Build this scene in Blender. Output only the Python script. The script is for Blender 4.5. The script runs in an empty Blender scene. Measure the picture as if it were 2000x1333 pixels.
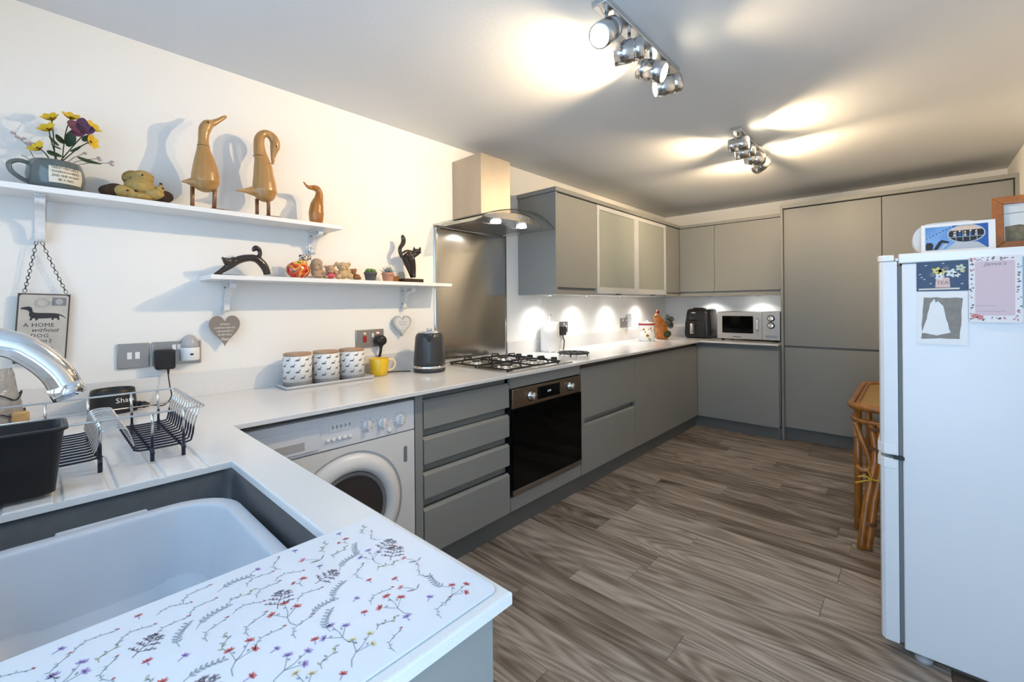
import bpy, bmesh, math, random
from mathutils import Vector, Matrix, Quaternion
random.seed(7)
scene = bpy.context.scene
COL = scene.collection
PI = math.pi

# ------------------------------------------------------------------ camera
S = 1.15
CAM = Vector((1.8817 * S, -0.819 * S, 1.063 * S))
YAW, ROLL, FPX, PPX, PPY = .7449, -.0079, 854.5, 1000.0, 595.83
_c, _s, _cr, _sr = math.cos(YAW), math.sin(YAW), math.cos(ROLL), math.sin(ROLL)
FW = Vector((-_s, _c, 0)); _r0 = Vector((_c, _s, 0)); _u0 = Vector((0, 0, 1))
RT = _r0 * _cr + _u0 * _sr
UP = -_r0 * _sr + _u0 * _cr
cam_d = bpy.data.cameras.new('camera'); cam = bpy.data.objects.new('camera', cam_d); COL.objects.link(cam)
cam_d.sensor_width = 36; cam_d.lens = FPX / 2000 * 36; cam_d.shift_y = (PPY - 666.5) / 2000
cam_d.clip_start = .01; cam_d.clip_end = 50
cam.matrix_world = Matrix(((RT.x, UP.x, -FW.x, CAM.x), (RT.y, UP.y, -FW.y, CAM.y), (RT.z, UP.z, -FW.z, CAM.z), (0, 0, 0, 1)))
scene.camera = cam

# a photo pixel gives a direction; the distance comes from the plane the thing touches
def ray(u, v): return FW + RT * ((u - PPX) / FPX) - UP * ((v - PPY) / FPX)
def _at(u, v, ax, val):
    d = ray(u, v); t = (val - CAM[ax]) / d[ax]
    return CAM + d * t
def onX(u, v, x): return _at(u, v, 0, x)
def onY(u, v, y): return _at(u, v, 1, y)
def onZ(u, v, z): return _at(u, v, 2, z)
def depth(p): return (Vector(p) - CAM).dot(FW)

# ------------------------------------------------------------------ light, exposure
scene.view_settings.view_transform = 'Standard'
scene.view_settings.look = 'None'
scene.view_settings.gamma = 1
scene.view_settings.use_curve_mapping = False
scene.view_settings.exposure = 0.12
W = bpy.data.worlds.new('world'); scene.world = W; W.use_nodes = True
W.node_tree.nodes['Background'].inputs[0].default_value = (.55, .72, 1, 1)
W.node_tree.nodes['Background'].inputs[1].default_value = 1.0
DAY = (.50, .72, 1.0)
WARM = (1.0, .74, .44)
def area(name, loc, rot, sx, sy, power, col):
    l = bpy.data.lights.new(name, 'AREA'); l.shape = 'RECTANGLE'; l.size = sx; l.size_y = sy; l.energy = power; l.color = col
    o = bpy.data.objects.new(name, l); COL.objects.link(o); o.location = loc; o.rotation_euler = rot
    return o
P_WINDOW, P_DOOR = 15, 37
P_SPOT, P_UNDER, P_HOOD = 30, 9.0, 2.5
area('daylight_window', (1.0, -1.46, 1.52), (math.radians(90), 0, 0), 1.45, .95, P_WINDOW, DAY)
area('daylight_door', (2.27, -1.46, 1.05), (math.radians(90), 0, 0), .62, 1.75, P_DOOR, DAY)

# ------------------------------------------------------------------ constants (metres)
H, D, XR, YF = 2.235, 4.08, 2.685, -1.32
ZW, TW = .859, .016
XWT, XF, XPL = .62, .568, .535
YBW, YBF, YBP = 3.445, 3.495, 3.53
XT = 1.282

# ------------------------------------------------------------------ materials
def lin(h):
    h = h.lstrip('#'); r = []
    for i in (0, 2, 4):
        c = int(h[i:i + 2], 16) / 255
        r.append(c / 12.92 if c <= .04045 else ((c + .055) / 1.055) ** 2.4)
    return (r[0], r[1], r[2], 1)
MATS = {}
def M(name, col, rough=.5, metal=0, noise=None, bump=None, emit=None, trans=0, spec=None, coat=0, aniso=0, alpha=1, col2=None, ior=1.45, stretch=(1, 1, 1), sub=0):
    if name in MATS: return MATS[name]
    m = bpy.data.materials.new(name); m.use_nodes = True; MATS[name] = m
    nt = m.node_tree; b = nt.nodes['Principled BSDF']
    c = lin(col) if isinstance(col, str) else tuple(col) + (1,)
    b.inputs['Base Color'].default_value = c
    b.inputs['Roughness'].default_value = rough; b.inputs['Metallic'].default_value = metal
    b.inputs['IOR'].default_value = ior
    if trans: b.inputs['Transmission Weight'].default_value = trans
    if spec is not None: b.inputs['Specular IOR Level'].default_value = spec
    if coat: b.inputs['Coat Weight'].default_value = coat; b.inputs['Coat Roughness'].default_value = .08
    if aniso: b.inputs['Anisotropic'].default_value = aniso
    if sub: b.inputs['Subsurface Weight'].default_value = sub; b.inputs['Subsurface Radius'].default_value = (.01, .006, .004)
    if alpha < 1: b.inputs['Alpha'].default_value = alpha
    if emit:
        b.inputs['Emission Color'].default_value = tuple(emit[0]) + (1,); b.inputs['Emission Strength'].default_value = emit[1]
    if noise or bump or col2:
        tc = nt.nodes.new('ShaderNodeTexCoord'); mp = nt.nodes.new('ShaderNodeMapping'); mp.inputs['Scale'].default_value = stretch
        nt.links.new(tc.outputs['Object'], mp.inputs['Vector'])
    if noise:
        n = nt.nodes.new('ShaderNodeTexNoise'); n.inputs['Scale'].default_value = noise[0]; n.inputs['Detail'].default_value = 4
        nt.links.new(mp.outputs[0], n.inputs['Vector'])
        r = nt.nodes.new('ShaderNodeValToRGB')
        w = noise[2] if len(noise) > 2 else .25
        r.color_ramp.elements[0].position = .5 - w; r.color_ramp.elements[1].position = .5 + w
        d2 = lin(col2) if col2 else tuple(max(0, x * (1 - noise[1])) for x in c[:3]) + (1,)
        r.color_ramp.elements[0].color = d2; r.color_ramp.elements[1].color = c
        nt.links.new(n.outputs['Fac'], r.inputs[0]); nt.links.new(r.outputs[0], b.inputs['Base Color'])
    if bump:
        n = nt.nodes.new('ShaderNodeTexNoise'); n.inputs['Scale'].default_value = bump[0]; n.inputs['Detail'].default_value = 3
        nt.links.new(mp.outputs[0], n.inputs['Vector'])
        bp = nt.nodes.new('ShaderNodeBump'); bp.inputs['Strength'].default_value = bump[1]; bp.inputs['Distance'].default_value = .01
        nt.links.new(n.outputs['Fac'], bp.inputs['Height']); nt.links.new(bp.outputs[0], b.inputs['Normal'])
    return m

M('wall', (.84, .83, .805), .85, bump=(60, .05))
M('ceiling', (.70, .715, .73), .9, bump=(60, .05))
M('cabinet', (.278, .282, .270), .42, noise=(1.5, .04))
M('cabinet_edge', (.20, .204, .196), .5)
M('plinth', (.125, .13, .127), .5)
M('quartz', (.78, .77, .76), .16, noise=(420, .12, .3))
M('white_paint', (.80, .80, .80), .4, bump=(90, .03))
M('white_metal', (.78, .78, .78), .35, noise=(60, .15))
M('steel', (.60, .585, .56), .27, 1, aniso=.6, bump=(30, .02), stretch=(1, 40, 1))
M('steel_dark', (.30, .29, .28), .3, 1, aniso=.4)
M('brushed', (.54, .54, .535), .17, 1, aniso=.3)
M('chrome', (.78, .79, .80), .07, 1)
M('chrome_soft', (.66, .67, .68), .2, 1)
M('black', (.012, .012, .013), .4)
M('black_gloss', (.004, .004, .005), .06)
M('oven_glass', (.002, .002, .002), .05, spec=.15)
M('black_iron', (.008, .008, .008), .35)
M('navy_coat', (.012, .013, .03), .3)
M('white_plastic', (.80, .80, .81), .3)
M('white_gloss', (.80, .81, .83), .2)
M('grey_plastic', (.45, .45, .46), .4)
M('washer_white', (.76, .75, .745), .32)
M('rubber_grey', (.20, .20, .20), .6)
M('composite', (.075, .078, .085), .35, noise=(40, .25))
M('bowl_plastic', (.58, .62, .68), .38, noise=(6, .1))
M('frost', (.50, .535, .50), .3, trans=.35)
M('socket_steel', (.36, .35, .34), .34, .75)
M('red', (.32, .02, .02), .35)
M('lens', (1, .9, .7), .3, emit=((1, .84, .58), 45))
M('led', (1, 1, 1), .3, emit=((1, .98, .95), 22))
M('text_white', (.85, .85, .83), .6)
M('text_dark', (.03, .03, .035), .6)
M('text_grey', (.22, .22, .23), .6)

def glass_pane_mat():
    m = bpy.data.materials.new('clear_glass'); m.use_nodes = True; MATS['clear_glass'] = m
    nt = m.node_tree; nt.nodes.clear()
    o = nt.nodes.new('ShaderNodeOutputMaterial'); mx = nt.nodes.new('ShaderNodeMixShader')
    t = nt.nodes.new('ShaderNodeBsdfTransparent'); g = nt.nodes.new('ShaderNodeBsdfGlossy'); g.inputs['Roughness'].default_value = .02
    t.inputs[0].default_value = (.88, .90, .90, 1)
    lw = nt.nodes.new('ShaderNodeLayerWeight'); lw.inputs['Blend'].default_value = .5
    pw_ = nt.nodes.new('ShaderNodeMath'); pw_.operation = 'POWER'; pw_.inputs[1].default_value = 4; nt.links.new(lw.outputs['Facing'], pw_.inputs[0])
    f = nt.nodes.new('ShaderNodeMath'); f.operation = 'MULTIPLY_ADD'; f.inputs[1].default_value = .55; f.inputs[2].default_value = .04; nt.links.new(pw_.outputs[0], f.inputs[0])
    nt.links.new(f.outputs[0], mx.inputs[0]); nt.links.new(t.outputs[0], mx.inputs[1]); nt.links.new(g.outputs[0], mx.inputs[2])
    nt.links.new(mx.outputs[0], o.inputs[0])
glass_pane_mat()

def wood_mat(name, c1, c2, scale=30, stretch=(1, 1, .15), rough=.35, coat=.2, rand=False):
    m = bpy.data.materials.new(name); m.use_nodes = True; MATS[name] = m
    nt = m.node_tree; b = nt.nodes['Principled BSDF']; b.inputs['Roughness'].default_value = rough
    if coat: b.inputs['Coat Weight'].default_value = coat; b.inputs['Coat Roughness'].default_value = .15
    tc = nt.nodes.new('ShaderNodeTexCoord'); mp = nt.nodes.new('ShaderNodeMapping'); mp.inputs['Scale'].default_value = stretch
    nt.links.new(tc.outputs['Object'], mp.inputs[0])
    n = nt.nodes.new('ShaderNodeTexNoise'); n.inputs['Scale'].default_value = scale; n.inputs['Detail'].default_value = 6; n.inputs['Distortion'].default_value = .8
    nt.links.new(mp.outputs[0], n.inputs[0])
    r = nt.nodes.new('ShaderNodeValToRGB'); r.color_ramp.elements[0].position = .32; r.color_ramp.elements[1].position = .7
    r.color_ramp.elements[0].color = lin(c2); r.color_ramp.elements[1].color = lin(c1)
    nt.links.new(n.outputs['Fac'], r.inputs[0]); nt.links.new(r.outputs[0], b.inputs['Base Color'])
    return m
wood_mat('duck_wood', 'c0965a', '9c7140', 14, (1, 1, .3), .3, .35)
wood_mat('duck_pale', 'd2ad74', 'b98c50', 14, (1, 1, .3), .28, .4)
wood_mat('duck_leg', '8a5a34', '6e4526', 30, (1, 1, .2), .35, .2)
wood_mat('small_duck_wood', 'b57a34', '86501c', 30, (1, 1, .2), .3, .4)
wood_mat('frame_wood', 'b06a2c', '8f5220', 25, (1, .2, 1), .3, .4)
wood_mat('cane', 'b8762e', '8a521c', 22, (1, 1, .25), .3, .45)
wood_mat('cane_panel', 'b59254', '9a7a42', 60, (1, 1, 1), .45, .1)
wood_mat('lid_wood', 'b49478', '9c7c62', 40, (1, .15, 1), .5, 0)

def floor_mat():
    m = bpy.data.materials.new('plank_wood'); m.use_nodes = True; MATS['plank_wood'] = m
    nt = m.node_tree; N = nt.nodes.new; L = nt.links.new
    b = nt.nodes['Principled BSDF']; b.inputs['Roughness'].default_value = .42
    tc = N('ShaderNodeTexCoord'); oi = N('ShaderNodeObjectInfo')
    geo = N('ShaderNodeNewGeometry')
    off = N('ShaderNodeVectorMath'); off.operation = 'SCALE'; off.inputs[0].default_value = (37, 61, 13); L(oi.outputs['Random'], off.inputs['Scale'])
    add = N('ShaderNodeVectorMath'); add.operation = 'ADD'; L(geo.outputs['Position'], add.inputs[0]); L(off.outputs[0], add.inputs[1])
    mp = N('ShaderNodeMapping'); mp.inputs['Scale'].default_value = (1.3, 13, 1); L(add.outputs[0], mp.inputs[0])
    # long streaks
    n1 = N('ShaderNodeTexNoise'); n1.inputs['Scale'].default_value = 1.6; n1.inputs['Detail'].default_value = 5; n1.inputs['Distortion'].default_value = .6; L(mp.outputs[0], n1.inputs[0])
    # cathedral grain: rings distorted
    mp2 = N('ShaderNodeMapping'); mp2.inputs['Scale'].default_value = (.8, 5.5, 1); L(add.outputs[0], mp2.inputs[0])
    nw = N('ShaderNodeTexNoise'); nw.inputs['Scale'].default_value = .85; nw.inputs['Detail'].default_value = 1.2; nw.inputs['Roughness'].default_value = .35; nw.inputs['Distortion'].default_value = .35
    L(mp2.outputs[0], nw.inputs[0])
    ns = N('ShaderNodeMath'); ns.operation = 'MULTIPLY'; ns.inputs[1].default_value = 120; L(nw.outputs['Fac'], ns.inputs[0])
    sn = N('ShaderNodeMath'); sn.operation = 'SINE'; L(ns.outputs[0], sn.inputs[0])
    w = N('ShaderNodeMath'); w.operation = 'MULTIPLY_ADD'; L(sn.outputs[0], w.inputs[0]); w.inputs[1].default_value = .5; w.inputs[2].default_value = .5
    # fine fibres
    mp3 = N('ShaderNodeMapping'); mp3.inputs['Scale'].default_value = (4, 190, 1); L(add.outputs[0], mp3.inputs[0])
    n3 = N('ShaderNodeTexNoise'); n3.inputs['Scale'].default_value = 1.0; n3.inputs['Detail'].default_value = 3; L(mp3.outputs[0], n3.inputs[0])
    r1 = N('ShaderNodeValToRGB'); e = r1.color_ramp.elements
    e[0].position = .22; e[0].color = (.105, .075, .054, 1); e[1].position = .78; e[1].color = (.54, .47, .405, 1)
    k = e.new(.5); k.color = (.295, .240, .195, 1)
    mixf = N('ShaderNodeMath'); mixf.operation = 'MULTIPLY_ADD'; L(w.outputs[0], mixf.inputs[0]); mixf.inputs[1].default_value = .19
    sub = N('ShaderNodeMath'); sub.operation = 'MULTIPLY_ADD'; L(n1.outputs['Fac'], sub.inputs[0]); sub.inputs[1].default_value = .85; sub.inputs[2].default_value = -.075
    L(sub.outputs[0], mixf.inputs[2])
    f3 = N('ShaderNodeMath'); f3.operation = 'MULTIPLY_ADD'; L(n3.outputs['Fac'], f3.inputs[0]); f3.inputs[1].default_value = .46; L(mixf.outputs[0], f3.inputs[2])
    rv = N('ShaderNodeMath'); rv.operation = 'MULTIPLY_ADD'; L(oi.outputs['Random'], rv.inputs[0]); rv.inputs[1].default_value = .26; rv.inputs[2].default_value = -.31
    s2 = N('ShaderNodeMath'); s2.operation = 'ADD'; L(f3.outputs[0], s2.inputs[0]); L(rv.outputs[0], s2.inputs[1])
    L(s2.outputs[0], r1.inputs[0]); L(r1.outputs[0], b.inputs['Base Color'])
    bp = N('ShaderNodeBump'); bp.inputs['Strength'].default_value = .12; bp.inputs['Distance'].default_value = .003; L(s2.outputs[0], bp.inputs['Height']); L(bp.outputs[0], b.inputs['Normal'])
floor_mat()

# ------------------------------------------------------------------ mesh helpers
def V(*a): return Vector(a)
def box(bm, lo, hi, bev=0, seg=2, mi=0):
    lo = Vector(lo); hi = Vector(hi)
    vs = [bm.verts.new((x, y, z)) for z in (lo.z, hi.z) for y in (lo.y, hi.y) for x in (lo.x, hi.x)]
    fs = [bm.faces.new([vs[i] for i in q]) for q in ((0, 2, 3, 1), (4, 5, 7, 6), (0, 1, 5, 4), (2, 6, 7, 3), (0, 4, 6, 2), (1, 3, 7, 5))]
    for f in fs: f.material_index = mi
    if bev:
        es = list({e for f in fs for e in f.edges})
        r = bmesh.ops.bevel(bm, geom=es, offset=bev, segments=seg, profile=.5, affect='EDGES')
        for f in r['faces']: f.material_index = mi; f.smooth = True
    return fs
def frame_of(t, ref):
    t = t.normalized(); n = ref - t * ref.dot(t)
    if n.length < 1e-5:
        ref = V(0, 0, 1) if abs(t.z) < .9 else V(1, 0, 0); n = ref - t * ref.dot(t)
    n.normalize(); return n, t.cross(n)
def sweep(bm, pts, rad, n=10, ref=None, closed=False, caps=True, mi=0, smooth=True):
    """tube along pts; rad: number, list of numbers, or list of (along ref, across)"""
    pts = [Vector(p) for p in pts]; k = len(pts)
    ref = Vector(ref) if ref is not None else None
    if not isinstance(rad, (list, tuple)): rad = [rad] * k
    rings = []; nrm = None
    for i, p in enumerate(pts):
        a = pts[(i - 1) % k] if (closed or i > 0) else p
        b = pts[(i + 1) % k] if (closed or i < k - 1) else p
        t = (b - a)
        if t.length < 1e-9: t = V(0, 0, 1)
        if ref is not None: n1, n2 = frame_of(t, ref)
        else:
            n1, n2 = frame_of(t, nrm if nrm is not None else V(.3, .5, .8))
        nrm = n1
        r = rad[i]; ra, rb = r if isinstance(r, (tuple, list)) else (r, r)
        rings.append([bm.verts.new(p + n1 * (ra * math.cos(2 * PI * j / n)) + n2 * (rb * math.sin(2 * PI * j / n))) for j in range(n)])
    lastr = k if closed else k - 1
    for i in range(lastr):
        A, B = rings[i], rings[(i + 1) % k]
        for j in range(n):
            f = bm.faces.new((A[j], A[(j + 1) % n], B[(j + 1) % n], B[j])); f.material_index = mi; f.smooth = smooth
    if caps and not closed:
        for R_, rev in ((rings[0], True), (rings[-1], False)):
            f = bm.faces.new(list(reversed(R_)) if rev else R_); f.material_index = mi
    return rings
def lathe(bm, prof, c=(0, 0, 0), axis='z', n=32, mi=0, smooth=True, arc=None):
    """prof: (r, h) pairs; axis is the turning axis"""
    c = Vector(c); rings = []
    for r, h in prof:
        ring = []
        for j in range(n):
            a = 2 * PI * j / n; x, y = r * math.cos(a), r * math.sin(a)
            v = {'z': V(x, y, h), 'x': V(h, x, y), 'y': V(y, h, x)}[axis]
            ring.append(bm.verts.new(c + v))
        rings.append(ring)
    for i in range(len(rings) - 1):
        A, B = rings[i], rings[i + 1]
        for j in range(n):
            f = bm.faces.new((A[j], A[(j + 1) % n], B[(j + 1) % n], B[j])); f.material_index = mi; f.smooth = smooth
    for R_, rev in ((rings[0], True), (rings[-1], False)):
        f = bm.faces.new(list(reversed(R_)) if rev else R_); f.material_index = mi
    return rings
def prism(bm, poly, o, ax, ay, d, mi=0, bev=0):
    """polygon in plane (o, ax, ay), thickness along ax x ay"""
    o, ax, ay = Vector(o), Vector(ax), Vector(ay); nz = ax.cross(ay).normalized() * d
    a = [bm.verts.new(o + ax * x + ay * y) for x, y in poly]; b = [bm.verts.new(v.co + nz) for v in a]
    fs = [bm.faces.new(list(reversed(a))), bm.faces.new(b)]
    k = len(a)
    for i in range(k): fs.append(bm.faces.new((a[i], a[(i + 1) % k], b[(i + 1) % k], b[i])))
    for f in fs: f.material_index = mi
    if bev:
        es = list({e for f in fs[:2] for e in f.edges})
        r = bmesh.ops.bevel(bm, geom=es, offset=bev, segments=2, profile=.5, affect='EDGES')
        for f in r['faces']: f.material_index = mi; f.smooth = True
    return fs
def flat(bm, poly, o, ax, ay, mi=0):
    o, ax, ay = Vector(o), Vector(ax), Vector(ay)
    f = bm.faces.new([bm.verts.new(o + ax * x + ay * y) for x, y in poly]); f.material_index = mi; return f
def ball(bm, c, r, rot=None, u=16, v=10, mi=0):
    r = r if isinstance(r, (tuple, list)) else (r, r, r)
    m = Matrix.Translation(Vector(c)) @ (rot.to_matrix().to_4x4() if rot else Matrix()) @ Matrix.Diagonal((r[0], r[1], r[2], 1))
    g = bmesh.ops.create_uvsphere(bm, u_segments=u, v_segments=v, radius=1, matrix=m)
    for vv in g['verts']:
        for f in vv.link_faces: f.material_index = mi; f.smooth = True
def rrect(cx, cy, w, h, r, n=6):
    out = []
    for qx, qy, a0 in ((1, 1, 0), (-1, 1, 90), (-1, -1, 180), (1, -1, 270)):
        for i in range(n + 1):
            a = math.radians(a0 + 90 * i / n)
            out.append((cx + qx * (w / 2 - r) + r * math.cos(a), cy + qy * (h / 2 - r) + r * math.sin(a)))
    return out
def loft(bm, rings, mi=0, smooth=True, cap0=True, cap1=True, closed=False):
    R_ = [[bm.verts.new(p) for p in r] for r in rings]; n = len(R_[0])
    for i in range(len(R_) - 1 + (1 if closed else 0)):
        A, B = R_[i], R_[(i + 1) % len(R_)]
        for j in range(n):
            f = bm.faces.new((A[j], A[(j + 1) % n], B[(j + 1) % n], B[j])); f.material_index = mi; f.smooth = smooth
    if cap0 and not closed: f = bm.faces.new(list(reversed(R_[0]))); f.material_index = mi
    if cap1 and not closed: f = bm.faces.new(R_[-1]); f.material_index = mi
    return R_
def ell(n=24, a=1, b=1, cx=0, cy=0, a0=0):
    return [(cx + a * math.cos(a0 + 2 * PI * i / n), cy + b * math.sin(a0 + 2 * PI * i / n)) for i in range(n)]
def cells(bm, xs, ys, top, z0, mi=0):
    """slab of cells; top(i,j) gives the cell's top height or None for a hole"""
    nx, ny = len(xs) - 1, len(ys) - 1; vc = {}
    def vt(x, y, z):
        k = (round(x, 5), round(y, 5), round(z, 5))
        if k not in vc: vc[k] = bm.verts.new((x, y, z))
        return vc[k]
    def T(i, j): return top(i, j) if 0 <= i < nx and 0 <= j < ny else None
    for i in range(nx):
        for j in range(ny):
            t = T(i, j)
            if t is None: continue
            x0, x1, y0, y1 = xs[i], xs[i + 1], ys[j], ys[j + 1]
            bm.faces.new((vt(x0, y0, t), vt(x1, y0, t), vt(x1, y1, t), vt(x0, y1, t)))
            bm.faces.new((vt(x0, y0, z0), vt(x0, y1, z0), vt(x1, y1, z0), vt(x1, y0, z0)))
            for di, dj, a, b in ((-1, 0, (x0, y1), (x0, y0)), (1, 0, (x1, y0), (x1, y1)), (0, -1, (x0, y0), (x1, y0)), (0, 1, (x1, y1), (x0, y1))):
                q = T(i + di, j + dj); zb = z0 if q is None else q
                if zb < t - 1e-6:
                    bm.faces.new((vt(*a, zb), vt(*b, zb), vt(*b, t), vt(*a, t)))

# ------------------------------------------------------------------ object helpers
ORG = {}
def thing(name, label, cat, loc=(0, 0, 0), rz=0, group=None, local=False):
    o = bpy.data.objects.new(name, None); COL.objects.link(o); o.empty_display_size = .05
    o.location = loc; o.rotation_euler = (0, 0, rz); o['label'] = label; o['category'] = cat
    if group: o['group'] = group
    ORG[o.name] = V(0, 0, 0) if local else Vector(loc)
    return o
def root_of(o):
    while o.parent: o = o.parent
    return o
def obj(name, bm, mats, parent=None, label=None, normals=True):
    if parent is not None:
        og = ORG.get(root_of(parent).name)
        if og is not None and og.length > 0: bmesh.ops.translate(bm, verts=bm.verts, vec=-og)
    if normals: bmesh.ops.recalc_face_normals(bm, faces=bm.faces)
    me = bpy.data.meshes.new(name); bm.to_mesh(me); bm.free()
    for m in (mats if isinstance(mats, (list, tuple)) else [mats]): me.materials.append(MATS[m] if isinstance(m, str) else m)
    o = bpy.data.objects.new(name, me); COL.objects.link(o); o.parent = parent
    if label: o['label'] = label
    return o
def tag(o, label, cat, group=None):
    o['label'] = label; o['category'] = cat
    if group: o['group'] = group
    return o
def struct(name, bm, mats, label=None, parent=None):
    o = obj(name, bm, mats, parent)
    if parent is None: o['kind'] = 'structure'
    if label: o['label'] = label
    return o
def NB(): return bmesh.new()
def bx(name, lo, hi, mats, parent=None, bev=.0015, label=None):
    b = NB(); box(b, lo, hi, bev); return obj(name, b, mats, parent, label)
FUSE = []
def fuse(o, voxel, it=6, f=.5): FUSE.append((o, voxel, it, f)); return o
def bake_fuse():
    for o, vx, it, f in FUSE:
        md = o.modifiers.new('r', 'REMESH'); md.mode = 'VOXEL'; md.voxel_size = vx; md.use_smooth_shade = True
        if it: s = o.modifiers.new('s', 'SMOOTH'); s.iterations = it; s.factor = f
    bpy.context.view_layer.update(); dg = bpy.context.evaluated_depsgraph_get()
    for o, *_ in FUSE:
        me = bpy.data.meshes.new_from_object(o.evaluated_get(dg)); old = o.data; mats = list(old.materials)
        o.modifiers.clear(); o.data = me; me.name = o.name
        if not me.materials:
            for m in mats: me.materials.append(m)
def copy_tree(o, parent=None):
    c = o.copy(); COL.objects.link(c); c.parent = parent
    for ch in list(o.children): copy_tree(ch, c)
    return c
def text(bm, s, size, o, ax, ay, mi=0, shear=0, align='CENTER', sx=1.0, space=1.0):
    cu = bpy.data.curves.new('t', 'FONT'); cu.body = s; cu.size = size; cu.align_x = align; cu.align_y = 'CENTER'; cu.shear = shear; cu.resolution_u = 2; cu.space_character = space
    ob = bpy.data.objects.new('t', cu); me = bpy.data.meshes.new_from_object(ob)
    o, ax, ay = Vector(o), Vector(ax), Vector(ay)
    vs = [bm.verts.new(o + ax * (v.co.x * sx) + ay * v.co.y) for v in me.vertices]
    for p in me.polygons:
        try: f = bm.faces.new([vs[i] for i in p.vertices]); f.material_index = mi
        except ValueError: pass
    bpy.data.objects.remove(ob); bpy.data.curves.remove(cu); bpy.data.meshes.remove(me)
def pxpath(lst, x, o=(0, 0), sc=1.0):
    """(u, v, radius px) -> points on plane x and radii in metres"""
    P, R_ = [], []
    for u, v, r in lst:
        p = onX(o[0] + u / sc, o[1] + v / sc, x); P.append(p); R_.append(r / sc * depth(p) / FPX)
    return P, R_
def smooth_pts(pts, rad, k=4):
    """Catmull-Rom"""
    P, R_ = [], []; n = len(pts)
    for i in range(n - 1):
        p0, p1, p2, p3 = pts[max(i - 1, 0)], pts[i], pts[i + 1], pts[min(i + 2, n - 1)]
        for j in range(k):
            t = j / k
            P.append(.5 * ((2 * p1) + (p2 - p0) * t + (2 * p0 - 5 * p1 + 4 * p2 - p3) * t * t + (3 * p1 - p0 - 3 * p2 + p3) * t ** 3))
            R_.append(rad[i] * (1 - t) + rad[i + 1] * t)
    P.append(pts[-1]); R_.append(rad[-1]); return P, R_
def crv(pts, k=6): return smooth_pts([Vector(p) for p in pts], [0] * len(pts), k)[0]
XA, YA, ZA = V(1, 0, 0), V(0, 1, 0), V(0, 0, 1)

# ================================================================== THE ROOM
b = NB(); box(b, (-.1, YF - .1, -.06), (XR + .1, D + .1, -.008)); floor = struct('floor', b, M('screed', (.05, .045, .04), .9))
PW = .15; rowy0 = .66 - PW * 14
pl_cache = {}
def plank(x0, x1, y0, y1):
    L_ = round(x1 - x0, 3); key = (L_, round(y1 - y0, 3))
    if key not in pl_cache:
        bb = NB(); g = .0007
        box(bb, (g, g, 0), (L_ - g, y1 - y0 - g, .008)); bmesh.ops.recalc_face_normals(bb, faces=bb.faces)
        me = bpy.data.meshes.new('plank'); bb.to_mesh(me); bb.free(); me.materials.append(MATS['plank_wood']); pl_cache[key] = me
    o = bpy.data.objects.new('plank', pl_cache[key]); COL.objects.link(o); o.parent = floor; o.location = (x0, y0, -.008)
offs = {0: .53, 1: .03, 2: .78, 3: .33}
for r in range(40):
    y0 = rowy0 + r * PW; y1 = y0 + PW
    if y1 < YF or y0 > D: continue
    y0c, y1c = max(y0, YF), min(y1, D)
    k = r - 13
    ph = {0: .53, 1: 1.02}.get(k, random.choice([0, .24, .5, .75, .9, .35]) + random.uniform(-.05, .05)) % 1.0
    x = ph - 1.0 if ph > .05 else ph
    edges = [-.0]; xx = ph
    while xx < XR - .06:
        if xx > .06: edges.append(xx)
        xx += 1.0
    edges.append(XR)
    for a, c in zip(edges, edges[1:]): plank(a, c, y0c, y1c)

b = NB(); box(b, (-.1, YF - .1, H), (XR + .1, D + .1, H + .08)); struct('ceiling', b, 'ceiling')
b = NB(); box(b, (-.1, YF - .1, -.008), (0, D + .1, H)); struct('wall_left', b, 'wall')
b = NB(); box(b, (0, D, -.008), (XR, D + .1, H)); struct('wall_back', b, 'wall')
b = NB(); box(b, (XR, YF - .1, -.008), (XR + .1, D + .1, H)); struct('wall_right', b, 'wall')
WX0, WX1, WZ0, WZ1 = .28, 1.72, 1.05, 2.0
DX0, DX1, DZ1 = 1.94, 2.60, 2.0
b = NB()
for lo, hi in (((0, 0), (WX0, H)), ((WX0, 0), (WX1, WZ0)), ((WX0, WZ1), (WX1, H)), ((WX1, 0), (DX0, H)), ((DX0, DZ1), (DX1, H)), ((DX1, 0), (XR, H))):
    box(b, (lo[0], YF - .1, lo[1] - (.008 if lo[1] == 0 else 0)), (hi[0], YF, hi[1]))
struct('wall_front', b, 'wall')
def glazing(name, x0, x1, z0, z1, bars, parentmats='white_plastic'):
    b = NB(); f = .05; y0, y1 = YF - .075, YF - .025
    box(b, (x0, y0, z0), (x0 + f, y1, z1), .003); box(b, (x1 - f, y0, z0), (x1, y1, z1), .003)
    box(b, (x0 + f, y0, z0), (x1 - f, y1, z0 + f), .003); box(b, (x0 + f, y0, z1 - f), (x1 - f, y1, z1), .003)
    for xb in bars: box(b, (xb - .03, y0, z0 + f), (xb + .03, y1, z1 - f), .003)
    o = struct(name, b, 'white_plastic')
    ed = [x0 + f] + [q for xb in bars for q in (xb - .03, xb + .03)] + [x1 - f]
    for i in range(0, len(ed), 2):
        bx('pane', (ed[i], YF - .055, z0 + f), (ed[i + 1], YF - .049, z1 - f), 'clear_glass', o, 0)
    return o
glazing('window_1', WX0, WX1, WZ0, WZ1, [1.0])
glazing('door_1', DX0, DX1, 0, DZ1, [])

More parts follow.
